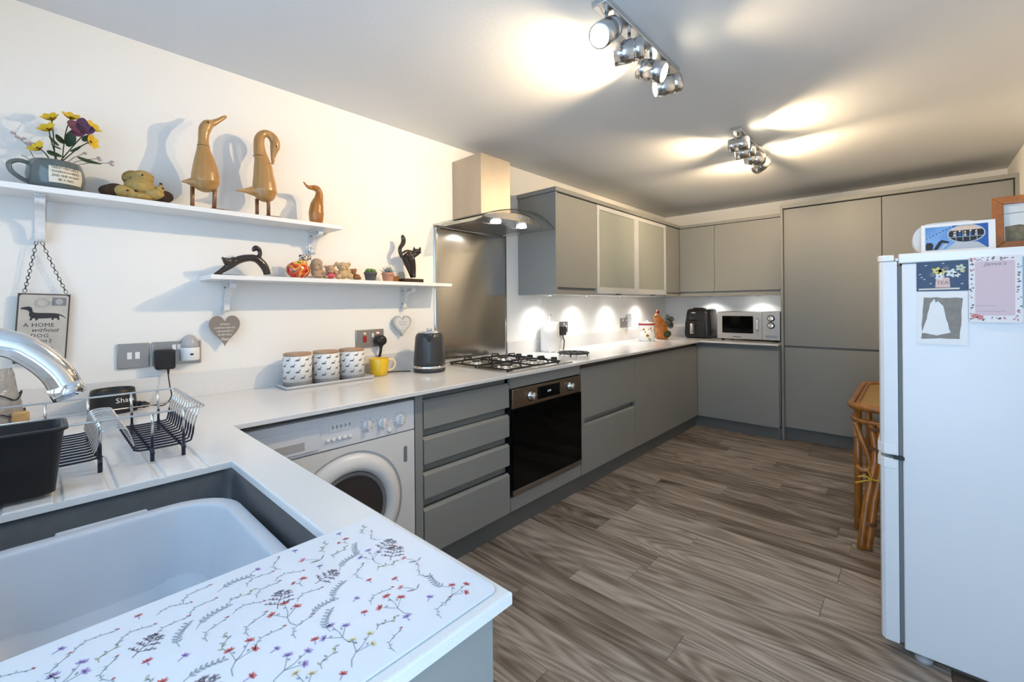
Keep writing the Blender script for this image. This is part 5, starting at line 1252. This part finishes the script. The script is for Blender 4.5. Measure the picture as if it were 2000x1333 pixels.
for fx, fy, fr in ((.035, .105, .030), (-.05, .055, .032), (.06, .045, .024), (-.02, .125, .018), (-.085, .115, .022), (.10, .11, .02)):
    for k in range(12):
        a = k * PI / 6; tinpoly([(fx + fr * .3 * math.cos(a - .3), fy + fr * .3 * math.sin(a - .3)), (fx + fr * math.cos(a), fy + fr * math.sin(a)), (fx + fr * .3 * math.cos(a + .3), fy + fr * .3 * math.sin(a + .3))], 0, .0008)
    tinpoly(ell(12, fr * .38, fr * .38, fx, fy), 1, .0012)
    for a in (3.6, 5.2): tinpoly([(fx + fr * .6 * math.cos(a), fy + fr * .6 * math.sin(a)), (fx + fr * 1.3 * math.cos(a - .25), fy + fr * 1.3 * math.sin(a - .25)), (fx + fr * 1.9 * math.cos(a), fy + fr * 1.9 * math.sin(a)), (fx + fr * 1.3 * math.cos(a + .25), fy + fr * 1.3 * math.sin(a + .25))], 2, .0005)
obj('sunflower_print', b, ['sun_yellow', 'sun_brown', 'sun_leaf'], tb, normals=False)
M('hen_orange', (.52, .17, .02), .4, coat=.3, noise=(20, .5), col2='7a4a12'); M('hen_tail', (.14, .16, .15), .5, noise=(60, .9, .1), col2='0a0c0b'); M('hen_green', (.05, .075, .03), .5, noise=(40, .6)); M('hen_red', (.22, .04, .02), .5)
hx0 = .23
def hp(u, v, dx=0): return onX(1200 + u / 4.167, 380 + v / 4.167, hx0 + dx)
t = TH('hen_ornament', 'orange ceramic hen ornament with speckled grey tail', 'ornament', (hx0, hp(380, 1150).y, ZW))
b = NB(); P, R_ = pxpath([(385, 1120, 48), (375, 1075, 52), (360, 1035, 42), (350, 1010, 30), (346, 988, 24), (346, 975, 12)], hx0, (1200, 380), 4.167); P, R_ = smooth_pts(P, R_, 3); sweep(b, P, R_, 16, XA)
sweep(b, [V(hx0, P[0].y, ZW + .0008), V(hx0, P[0].y, P[0].z)], [.062, .07], 16, XA); fuse(obj('body', b, 'hen_orange', t), .006, 3)
b = NB(); p = hp(440, 1040, .0)
for u, v, r_ in ((442, 1035, 38), (415, 1060, 32), (458, 1065, 28), (430, 1000, 22), (462, 1015, 22)):
    q = hp(u, v); rr = r_ / 4.167 * depth(q) / FPX; ball(b, q, (.03, rr, rr))
fuse(obj('tail', b, 'hen_tail', t), .005, 3)
b = NB(); q = hp(352, 968); sweep(b, crv([hp(344, 975), hp(346, 958), hp(352, 945), hp(362, 965)]), .010, 8, XA); q = hp(338, 992); ball(b, q, .012); obj('comb', b, 'hen_red', t)
b = NB(); ball(b, V(hx0 + .055, P[0].y + .01, ZW + .05), (.03, .07, .038)); obj('wing', b, 'hen_green', t)
b = NB(); sweep(b, [hp(338, 985, .02), hp(322, 990, .02)], [.008, .001], 8); obj('beak', b, 'mug_yellow', t)

t = TH('air_fryer', 'black air fryer with chrome drawer handle in the corner', 'air fryer', (.50, 3.84, ZW))
AC = (.490, 3.855)
def af(w, h, z, r=.05, dx=0): return [V(x, y, ZW + z) for x, y in rrect(AC[0] + dx, AC[1], w, h, r, 6)]
M('fryer_black', (.016, .016, .017), .28)
b = NB(); loft(b, [af(.245, .29, .0008), af(.265, .31, .012), af(.278, .32, .05), af(.262, .31, .16), af(.242, .29, .26), af(.232, .28, .292), af(.20, .25, .305), af(.1, .15, .308)]); obj('body', b, 'fryer_black', t)
fy = AC[1] - .162
b = NB(); prism(b, rrect(0, 0, .20, .165, .02), (AC[0] - .012, fy + .010, ZW + .098), XA, ZA, .016, bev=.003); dw = obj('drawer', b, 'black', t)
b = NB(); box(b, (AC[0] - .052, fy - .050, ZW + .045), (AC[0] - .010, fy - .007, ZW + .160), .008, 3); obj('handle', b, M('handle_grey', (.10, .10, .10), .3), dw)
b = NB(); box(b, (AC[0] - .044, fy - .0535, ZW + .050), (AC[0] - .020, fy - .0505, ZW + .155), .001); obj('handle_trim', b, 'chrome', dw)
b = NB(); prism(b, rrect(0, 0, .085, .10, .012), (AC[0] - .030, fy + .021, ZW + .232), XA, ZA, .012); obj('display', b, 'black_gloss', t)
b = NB(); box(b, (AC[0] - .05, fy + .0075, ZW + .262), (AC[0] - .012, fy + .0085, ZW + .270)); obj('logo_plate', b, 'chrome', t)
b = NB(); box(b, (AC[0] - .05, fy + .05, ZW + .300), (AC[0] + .055, fy + .15, ZW + .318), .006); obj('top_vent', b, 'black', t)

mw = TH('microwave', 'silver microwave with dark window and two dials', 'microwave', (.98, 3.8, ZW))
MX0, MX1, MY, MZ0, MZ1 = .715, 1.258, 3.635, ZW + .016, 1.140
b = NB(); box(b, (MX0, MY + .012, MZ0), (MX1, 4.02, MZ1), .004); obj('body', b, M('mw_silver', (.42, .41, .40), .32, .75), mw)
xsp = 1.112
b = NB(); box(b, (MX0, MY, MZ0 + .002), (xsp - .001, MY + .012, MZ1 - .002), .003); md_ = obj('door', b, M('mw_front', (.50, .48, .46), .35, .6), mw)
b = NB(); prism(b, rrect(0, 0, .275, .165, .006), (.9, MY - .0001, (MZ0 + MZ1) / 2 + .008), XA, ZA, .0016); obj('window', b, 'oven_glass', md_)
b = NB(); sweep(b, crv([V(xsp - .035, MY, MZ0 + .075), V(xsp - .035, MY - .024, MZ0 + .085), V(xsp - .035, MY - .026, MZ0 + .13), V(xsp - .035, MY - .024, MZ0 + .19), V(xsp - .035, MY, MZ0 + .20)], 4), .008, 10); obj('handle', b, 'chrome', md_)
b = NB(); box(b, (xsp, MY, MZ0 + .002), (MX1, MY + .012, MZ1 - .002), .003); cp = obj('control_panel', b, 'mw_front', mw)
for zz in (MZ1 - .062, MZ1 - .128):
    b = NB(); lathe(b, [(.026, -.003), (.024, -.018), (.02, -.020), (0, -.020)], ((xsp + MX1) / 2, MY + .003, zz), 'y', 24); box(b, ((xsp + MX1) / 2 - .004, MY - .024, zz - .02), ((xsp + MX1) / 2 + .004, MY - .014, zz + .02), .001); kn = obj('dial', b, 'chrome', cp)
    b = NB(); lathe(b, [(.031, 0), (.031, -.0015), (0, -.0015)], ((xsp + MX1) / 2, MY, zz), 'y', 24); obj('dial_ring', b, 'black', kn)
b = NB(); box(b, (xsp + .028, MY - .005, MZ0 + .022), (MX1 - .026, MY, MZ0 + .050), .002); obj('door_button', b, 'chrome_soft', cp)
b = NB(); box(b, (.86, MY - .0012, MZ0 + .018), (.93, MY, MZ0 + .026)); obj('badge', b, 'chrome', md_)
for x in (MX0 + .04, MX1 - .04):
    for y in (MY + .05, 3.98): b = NB(); lathe(b, [(.014, ZW + .0008), (.016, MZ0)], (x, y, 0), n=12); obj('foot', b, 'black', mw)

# ================================================================== FRIDGE FREEZER
FX0, FXB, FX1, FY0, FY1 = 2.068, 2.118, 2.655, 1.058, 1.66
fr = TH('fridge_freezer', 'white freestanding fridge freezer against the right wall', 'fridge', (2.4, 1.36, 0))
M('fridge_white', (.74, .76, .79), .3, bump=(220, .02))
b = NB(); box(b, (FXB + .012, FY0, .035), (FX1, FY1, 1.352), .004); obj('body', b, 'fridge_white', fr)
b = NB(); box(b, (FXB + .004, FY0 - .004, 1.353), (FX1, FY1 + .004, 1.386), .004); obj('top_panel', b, 'white_gloss', fr)
ZSP = .684
def fdoor(z0, z1):
    b = NB(); pf = [(FXB, FY0 + .003), (FXB, FY1 - .003), (FX0 + .022, FY1 - .003), (FX0 + .008, FY1 - .010), (FX0, FY1 - .03), (FX0, FY0 + .03), (FX0 + .004, FY0 + .012), (FX0 + .014, FY0 + .003)]
    prism(b, pf, (0, 0, z0), XA, YA, z1 - z0, bev=.002); return b
d1 = obj('fridge_door', fdoor(ZSP + .008, 1.362), 'fridge_white', fr); d2 = obj('freezer_door', fdoor(.045, ZSP - .004), 'fridge_white', fr)
b = NB(); prism(b, [(FXB - .008, FY0 + .001), (FXB - .008, FY1 - .001), (FX0 + .022, FY1 - .001), (FX0 + .008, FY1 - .008), (FX0 - .003, FY1 - .03), (FX0 - .003, FY0 + .03), (FX0 + .002, FY0 + .010), (FX0 + .012, FY0 + .001)], (0, 0, 1.3625), XA, YA, .022, bev=.003); obj('door_cap', b, 'white_gloss', d1)
for z0, z1, p_ in ((ZSP + .010, ZSP + .046, d1), (ZSP - .040, ZSP - .006, d2)):
    b = NB(); prism(b, [(FXB - .004, FY0 + .0015), (FXB - .004, FY1 - .002), (FX0 + .02, FY1 - .002), (FX0 - .006, FY1 - .03), (FX0 - .006, FY0 + .03), (FX0 + .012, FY0 + .0015)], (0, 0, z0), XA, YA, z1 - z0, bev=.003); obj('handle_grip', b, 'white_gloss', p_)
b = NB(); box(b, (FXB + .001, FY0 + .010, .05), (FXB + .0115, FY1 - .010, 1.345), 0); obj('door_seal', b, 'rubber_grey', fr)
b = NB(); box(b, (FXB - .012, FY0 - .002, ZSP - .004), (FXB + .016, FY0 + .03, ZSP + .008), .001); obj('hinge', b, 'black', fr)
b = NB(); box(b, (FXB - .006, FY0 + .02, 1.363), (FXB + .004, FY0 + .06, 1.374), .001); obj('hinge', b, 'steel_dark', fr)
b = NB(); box(b, (FX0 - .020, FY1 - .09, 1.255), (FX0 - .003, FY1 - .065, 1.350), .003); obj('handle', b, 'black', d1)
b = NB(); box(b, (FX0 - .016, FY1 - .13, 1.0), (FX0 - .0, FY1 - .10, 1.22), .004); obj('door_pull', b, 'white_gloss', d1)
for x in (FXB + .06, FX1 - .06):
    for y in (FY0 + .04, FY1 - .05):
        b = NB(); lathe(b, [(.024, .0005), (.024, .014), (.012, .016), (.012, .036)], (x, y, 0), n=20); obj('foot', b, 'grey_plastic', fr)
# cards on the side, plane y = FY0, x to the right, z up; normal -y
def card(name, label, cat, x0, z0, x1, z1, mat, tilt=0):
    yb = FY0 - .0008; t = TH(name, label, cat, ((x0 + x1) / 2, yb, (z0 + z1) / 2))
    b = NB(); box(b, (x0, yb - .0016, z0), (x1, yb, z1), .0003); obj('card', b, mat, t); return t, yb - .0018
M('card_navy', (.025, .055, .13), .4, noise=(80, .3)); M('card_white', (.80, .80, .80), .5); M('daub_grey', (.30, .285, .26), .8, noise=(60, .25)); M('card_cream', (.72, .66, .58), .6); M('tea_pink', (.70, .50, .46), .6)
M('pad_pink', (.66, .52, .57), .6); M('pad_white', (.78, .76, .77), .5); M('pad_blue', (.25, .50, .62), .5)
P_ = lambda u, v: onY(u, v, FY0)
t, yc = card('tea_card', 'navy card with flowers in a TEA pot, on the fridge side', 'card', 2.167, 1.2565, 2.290, 1.3585, 'card_navy')
def cq(b, pts, y, mi=0): b.faces.new([b.verts.new((x, y, z)) for x, z in pts]).material_index = mi
b = NB(); cq(b, [(2.212, 1.268), (2.247, 1.268), (2.245, 1.300), (2.214, 1.300)], yc - .0002, 0)
cq(b, [(2.172, 1.2605), (2.268, 1.2615), (2.268, 1.2665), (2.172, 1.2655)], yc - .0003, 1); obj('teapot', b, ['tea_pink', 'card_cream'], t, normals=False)
b = NB(); text(b, 'TEA', .016, (2.2295, yc - .0005, 1.283), XA, ZA); obj('lettering', b, 'heart_taupe', t, normals=False)
b = NB(); rq = random.Random(9)
for (x, z, r_, mi) in ((2.216, 1.322, .011, 0), (2.228, 1.319, .009, 0), (2.222, 1.304, .010, 1), (2.250, 1.314, .012, 1), (2.262, 1.308, .007, 1), (2.270, 1.330, .010, 2), (2.238, 1.330, .007, 3), (2.206, 1.310, .007, 3), (2.275, 1.320, .005, 0)):
    cq(b, [(x + r_ * (1 + .25 * math.cos(5 * a)) * math.cos(a), z + r_ * (1 + .25 * math.cos(5 * a)) * math.sin(a)) for a in [2 * PI * k / 30 for k in range(30)]], yc - .0004 - .00002 * mi, mi)
    cq(b, [(x + r_ * .25 * math.cos(2 * PI * k / 8), z + r_ * .25 * math.sin(2 * PI * k / 8)) for k in range(8)], yc - .0007, 3)
for k in range(14):
    x, z = rq.uniform(2.175, 2.285), rq.uniform(1.272, 1.352)
    if 2.205 < x < 2.255 and z < 1.335: continue
    cq(b, [(x - .004, z), (x, z + .002), (x + .004, z + .001), (x, z - .001)], yc - .0004, 4)
obj('flower_print', b, [M('pr_yellow', (.70, .60, .18), .6), M('pr_white', (.70, .72, .74), .6), M('pr_sage', (.52, .58, .46), .6), M('pr_slate', (.16, .18, .20), .6), 'pr_white'], t, normals=False)
t, yc = card('painted_card', 'white card with a grey painted patch below the navy card', 'card', 2.1665, 1.0815, 2.2865, 1.2545, 'card_white')
b = NB(); rg = random.Random(4)
def rough(pts, n=6, a=.0015):
    out = []
    for p, q in zip(pts, pts[1:] + pts[:1]):
        for k in range(n): out.append((p[0] + (q[0] - p[0]) * k / n + rg.uniform(-a, a), p[1] + (q[1] - p[1]) * k / n + rg.uniform(-a, a)))
    return out
cq(b, rough([(2.178, 1.100), (2.268, 1.103), (2.274, 1.234), (2.183, 1.236)]), yc - .0002, 0)
cq(b, rough([(2.180, 1.118), (2.190, 1.165), (2.200, 1.215), (2.209, 1.232), (2.214, 1.218), (2.219, 1.224), (2.224, 1.214), (2.230, 1.210), (2.238, 1.165), (2.246, 1.122), (2.215, 1.112)], 3, .0012), yc - .0005, 1)
obj('painted_patch', b, ['daub_grey', 'card_white'], t, normals=False)
t, yc = card('blue_leaflet', 'pale blue leaflet behind the pink notepad on the fridge', 'leaflet', 2.300, 1.20, 2.425, 1.366, 'pad_blue')
np_ = TH('notepad', 'pink notepad with floral border hung on the fridge side', 'notepad', (2.345, FY0 - .003, 1.26))
b = NB(); prism(b, rrect(2.3435, 1.2585, .111, .205, .006), (0, FY0 - .003, 0), XA, ZA, .006, bev=.0006); obj('pad', b, 'pad_white', np_)
yp = FY0 - .0092
b = NB(); cq(b, [(x, z) for x, z in rrect(2.343, 1.262, .083, .168, .004, 3)], yp, 0); pk = obj('writing_area', b, 'pad_pink', np_, normals=False)
b = NB(); text(b, "Jamie's", .017, (2.3435, yp - .0003, 1.337), XA, ZA, shear=.35)
obj('lettering', b, 'text_grey', pk, normals=False)
for zz, xx in ((1.208, 2.346), (1.191, 2.366)): b = NB(); cq(b, [(2.303, zz), (xx, zz), (xx, zz + .0008), (2.303, zz + .0008)], yp - .0003); obj('ruled_line', b, 'text_grey', pk, normals=False)
b = NB(); rb2 = random.Random(2)
for k in range(90):
    e_ = rb2.random()
    if e_ < .6: x, z = rb2.choice((2.2945, 2.3925)) + rb2.uniform(-.004, .004), rb2.uniform(1.162, 1.357)
    else: x, z = rb2.uniform(2.292, 2.395), rb2.choice((1.168, 1.353)) + rb2.uniform(-.005, .005)
    r_ = rb2.uniform(.0018, .0042); a0 = rb2.uniform(0, PI); cq(b, [(x + r_ * math.cos(a0 + 2 * PI * q / 6) * (1 if q % 2 else .5), z + r_ * math.sin(a0 + 2 * PI * q / 6) * (1 if q % 2 else .5)) for q in range(6)], yp - .0002 - k * 1e-6, rb2.choice((0, 0, 1, 2)))
for x, z in ((2.300, 1.176), (2.312, 1.172)): cq(b, [(x + .009 * math.cos(2 * PI * q / 10) * (1 if q % 2 else .7), z + .009 * math.sin(2 * PI * q / 10) * (1 if q % 2 else .7)) for q in range(10)], yp - .0006, 1)
obj('floral_border', b, [M('bl_dark', (.10, .10, .12), .6), M('bl_coral', (.60, .22, .20), .6), M('bl_mauve', (.33, .18, .24), .6)], np_, normals=False)

# things on top of the fridge
ZF = 1.386
acr = TH('bread_bin', 'pale rounded plastic container behind the photo on the fridge', 'container', (2.25, 1.30, ZF))
b = NB(); loft(b, [[V(x, 1.18, z) for x, z in rrect(2.248, ZF + .056, .180, .108, .05, 6)], [V(x, 1.40, z) for x, z in rrect(2.248, ZF + .056, .180, .108, .05, 6)]]); obj('body', b, M('bin_plastic', (.62, .62, .63), .3), acr)
b = NB(); sweep(b, [V(x, 1.255, z) for x, z in rrect(2.248, ZF + .056, .182, .1095, .051, 6)], .002, 6, closed=True); obj('lid_seam', b, 'grey_plastic', acr)
pf = TH('photo_print', 'white-bordered photo of a big wheel pod on the fridge', 'photo', (2.268, 1.145, ZF))
lean = V(0, .12, 1).normalized(); pw, ph_ = .174, .100; po = V(2.180, 1.130, ZF + .001)
nrm_ = XA.cross(lean)   # points to -y
b = NB(); prism(b, [(0, 0), (pw, 0), (pw, ph_), (0, ph_)], po - nrm_ * .012, XA, lean, .012, bev=.0006); obj('border', b, 'card_cream' if False else 'card_white', pf)
def ph(b, pts, mi, off): b.faces.new([b.verts.new(po + XA * x + lean * y + nrm_ * off) for x, y in pts]).material_index = mi
M('ph_sky', (.05, .20, .55), .3, noise=(14, .5), col2='8fb4e0'); M('ph_dark', (.02, .02, .025), .3); M('ph_warm', (.70, .52, .40), .4); M('ph_steel', (.45, .50, .56), .4); M('ph_deep', (.02, .10, .38), .3)
b = NB(); m_ = .010
ph(b, [(m_, m_), (pw - m_ - .006, m_), (pw - m_ - .006, ph_ - m_), (m_, ph_ - m_)], 0, .0003)
ph(b, [(.10, m_), (pw - m_ - .006, m_), (pw - m_ - .006, ph_ - m_), (.075, ph_ - m_)], 4, .0005)
ph(b, [(.06, m_), (.155, m_), (.135, .030), (.085, .034)], 3, .0007)
ph(b, ell(32, .044, .031, .108, .060), 3, .0009); ph(b, ell(32, .041, .0275, .108, .060), 1, .0011)
ph(b, [(.072, .072), (.144, .072), (.139, .078), (.128, .0845), (.108, .0870), (.088, .0845), (.077, .078)], 2, .0013)
for k in range(5): ph(b, [(.078 + k * .0125, .052), (.084 + k * .0125, .052), (.0835 + k * .0125, .060 + .003 * (k % 2)), (.0785 + k * .0125, .060 + .003 * (k % 2))], 4 if k % 2 else 3, .0014); ph(b, ell(10, .0026, .0032, .081 + k * .0125, .0655 + .003 * (k % 2)), 2, .0016)
for k in range(4): ph(b, [(.084 + k * .016, .036), (.0852 + k * .016, .036), (.0852 + k * .016, .084), (.084 + k * .016, .084)], 3, .0018)
ph(b, [(.066, .049), (.150, .049), (.150, .0506), (.066, .0506)], 3, .0018)
ph(b, [(.012, .011), (.028, .011), (.030, .028), (.026, .036), (.014, .036), (.011, .028)], 1, .0013)
ph(b, [(.030, .011), (.040, .011), (.052, .034), (.064, .030), (.070, .036), (.050, .044), (.042, .036)], 1, .0013); ph(b, [(.046, .011), (.052, .011), (.066, .030), (.060, .032)], 3, .0015)
for k in range(8): ph(b, ell(8, .0016, .0018, .014 + k * .008, .052 + k * .0045), 1, .0013)
obj('picture', b, ['ph_sky', 'ph_dark', 'ph_warm', 'ph_steel', 'ph_deep'], pf, normals=False)
wf = TH('wooden_photo_frame', 'orange wooden photo frame on the fridge by the right wall', 'photo frame', (2.48, 1.23, ZF))
fo = V(2.352, 1.195, ZF + .001); fw_, fh_ = .25, .178; ln2 = V(0, .16, 1).normalized(); n2_ = XA.cross(ln2)
for i, pts in enumerate(([(0, 0), (fw_, 0), (fw_ - .026, .026), (.026, .026)], [(0, fh_), (.026, fh_ - .026), (fw_ - .026, fh_ - .026), (fw_, fh_)], [(0, 0), (.026, .026), (.026, fh_ - .026), (0, fh_)], [(fw_, 0), (fw_, fh_), (fw_ - .026, fh_ - .026), (fw_ - .026, .026)])):
    b = NB(); prism(b, pts, fo, XA, ln2, .016, bev=.003); obj('frame_rail', b, 'frame_wood', wf)
b = NB(); prism(b, [(.02, .02), (fw_ - .02, .02), (fw_ - .02, fh_ - .02), (.02, fh_ - .02)], fo, XA, ln2, .006); obj('picture_backing', b, 'card_white', wf)
b = NB()
def pq(pts, mi, off): b.faces.new([b.verts.new(fo + XA * x + ln2 * y + n2_ * (.0062 + off)) for x, y in pts]).material_index = mi
pq([(.028, .028), (.222, .028), (.222, .150), (.028, .150)], 0, .0002); pq([(.028, .028), (.222, .028), (.222, .075), (.16, .085), (.10, .070), (.06, .082), (.028, .078)], 1, .0005); pq([(.07, .05), (.12, .05), (.18, .06), (.19, .08), (.12, .085), (.08, .075)], 2, .0008)
pq([(.028, .120), (.222, .128), (.222, .1295), (.028, .1212)], 2, .0006)
obj('picture', b, [M('pic_sky', (.62, .66, .66), .4), M('pic_hill', (.22, .19, .12), .5, noise=(60, .6)), 'ph_dark'], wf, normals=False)
b = NB(); prism(b, [(-.02, 0), (.02, 0), (.012, .11), (-.012, .11)], fo + XA * .125 + V(0, .085, 0), XA, V(0, -.42, 1).normalized(), .004); obj('strut', b, 'frame_wood', wf)

# ================================================================== CANE TABLE
ct = TH('cane_table', 'bamboo cane table with rounded tan top tucked behind the fridge', 'table', (2.25, 2.4, 0))
AX0, AX1, AY0, AY1, ZC = 1.902, 2.66, 1.965, 2.90, .672
tc_ = ((AX0 + AX1) / 2, (AY0 + AY1) / 2)
b = NB(); prism(b, rrect(*tc_, AX1 - AX0 - .04, AY1 - AY0 - .04, .10, 6), (0, 0, ZC - .012), XA, YA, .012); obj('top_panel', b, 'cane_panel', ct)
for d_, z, r_, nm in ((0, ZC - .004, .018, 'rim_cane'), (.028, ZC + .004, .009, 'rim_cane'), (.008, ZC - .075, .014, 'apron_cane')):
    b = NB(); sweep(b, [V(x, y, z) for x, y in rrect(*tc_, AX1 - AX0 - 2 * d_, AY1 - AY0 - 2 * d_, .11 - d_, 8)], r_, 10, closed=True); obj(nm, b, 'cane', ct)
for sx_, sy_ in ((-1, -1), (-1, 1), (1, 1), (1, -1)):
    x, y = (AX0 + .03 if sx_ < 0 else AX1 - .03), (AY0 + .085 if sy_ < 0 else AY1 - .085)
    b = NB(); sweep(b, [V(x - sx_ * 0, y, .0008), V(x, y, .33), V(x, y, ZC - .02)], [.019, .018, .018], 12); lg = obj('leg', b, 'cane', ct)
    for zz in (.10, .50):
        b = NB(); sweep(b, [V(x + .0195 * math.cos(a * PI / 8), y + .0195 * math.sin(a * PI / 8), zz + .001 * (a % 2)) for a in range(16)], .004, 6, closed=True); obj('binding', b, 'duck_leg', lg)
# paired splayed canes with curved braces on the side towards the fridge
q1, q2 = V(1.958, 1.812, .0008), V(1.985, 1.822, .0008)
for q, s_ in ((q1, 0), (q2, .03)):
    P = [q, q + V(.022, .05, .22), V(2.010 + s_, 1.93, .42), V(2.000 + s_, 1.965, .54), V(1.985 + s_ * 1.6, 1.985, ZC - .075)]
    b = NB(); sweep(b, crv(P, 6), .017, 12); lg = obj('leg', b, 'cane', ct)
b = NB(); sweep(b, crv([V(1.925, 1.985, ZC - .085), V(1.945, 1.975, .53), V(1.975, 1.955, .45), V(1.99, 1.945, .38), V(1.965, 1.935, .355), V(1.935, 1.945, .37)], 6), .013, 10); obj('curved_brace', b, 'cane', ct)
b = NB(); sweep(b, crv([V(2.02, 1.93, .40), V(2.05, 1.93, .48), V(2.04, 1.95, .56), V(2.02, 1.97, ZC - .08)], 6), .011, 10); obj('curved_brace', b, 'cane', ct)
for c_, r_ in ((V(1.983, 1.846, .12), .034), (V(2.022, 1.945, .47), .034), (V(2.015, 1.965, .565), .036)):
    for k in range(3):
        b = NB(); sweep(b, [c_ + V(r_ * math.cos(a * PI / 8), r_ * .62 * math.sin(a * PI / 8), k * .006) for a in range(16)], .0035, 6, closed=True); obj('binding', b, 'duck_leg', ct)
b = NB(); c_ = V(2.020, 1.90, .335); sweep(b, [c_ + V(.036 * math.cos(a * PI / 8), .026 * math.sin(a * PI / 8), 0) for a in range(16)], .004, 6, closed=True)
sweep(b, crv([c_ + V(-.02, -.026, 0), c_ + V(-.05, -.03, .012), c_ + V(-.075, -.03, .002)]), .004, 6); sweep(b, crv([c_ + V(-.02, -.026, 0), c_ + V(-.055, -.032, -.014), c_ + V(-.085, -.03, -.03)]), .004, 6); sweep(b, crv([c_ + V(-.018, -.026, 0), c_ + V(-.03, -.03, .03), c_ + V(-.04, -.03, .05)]), .003, 6); obj('yellow_tie', b, M('tie_yellow', (.70, .45, .04), .6), ct, label='yellow ribbon tie')

GR = {'canister': 'dachshund canisters on the tray', 'wooden_duck': 'tall wooden ducks on the shelf', 'bear_ornament': 'bear ornaments on the shelf', 'potted_succulent': 'potted succulents on the shelf', 'hanging_heart': 'hanging heart plaques', 'ceiling_spotlight_bar': 'ceiling spotlight bars', 'tall_cupboard': 'tall cupboards', 'glass_wall_cabinet': 'frosted glass wall cabinets', 'back_wall_cabinet': 'wall cabinets on the back wall', 'wall_shelf': 'white wall shelves'}
for o in bpy.data.objects:
    k = o.name.split('.')[0]
    if k in GR and o.parent is None and 'label' in o: o['group'] = GR[k]
bake_fuse()
bpy.context.view_layer.update()
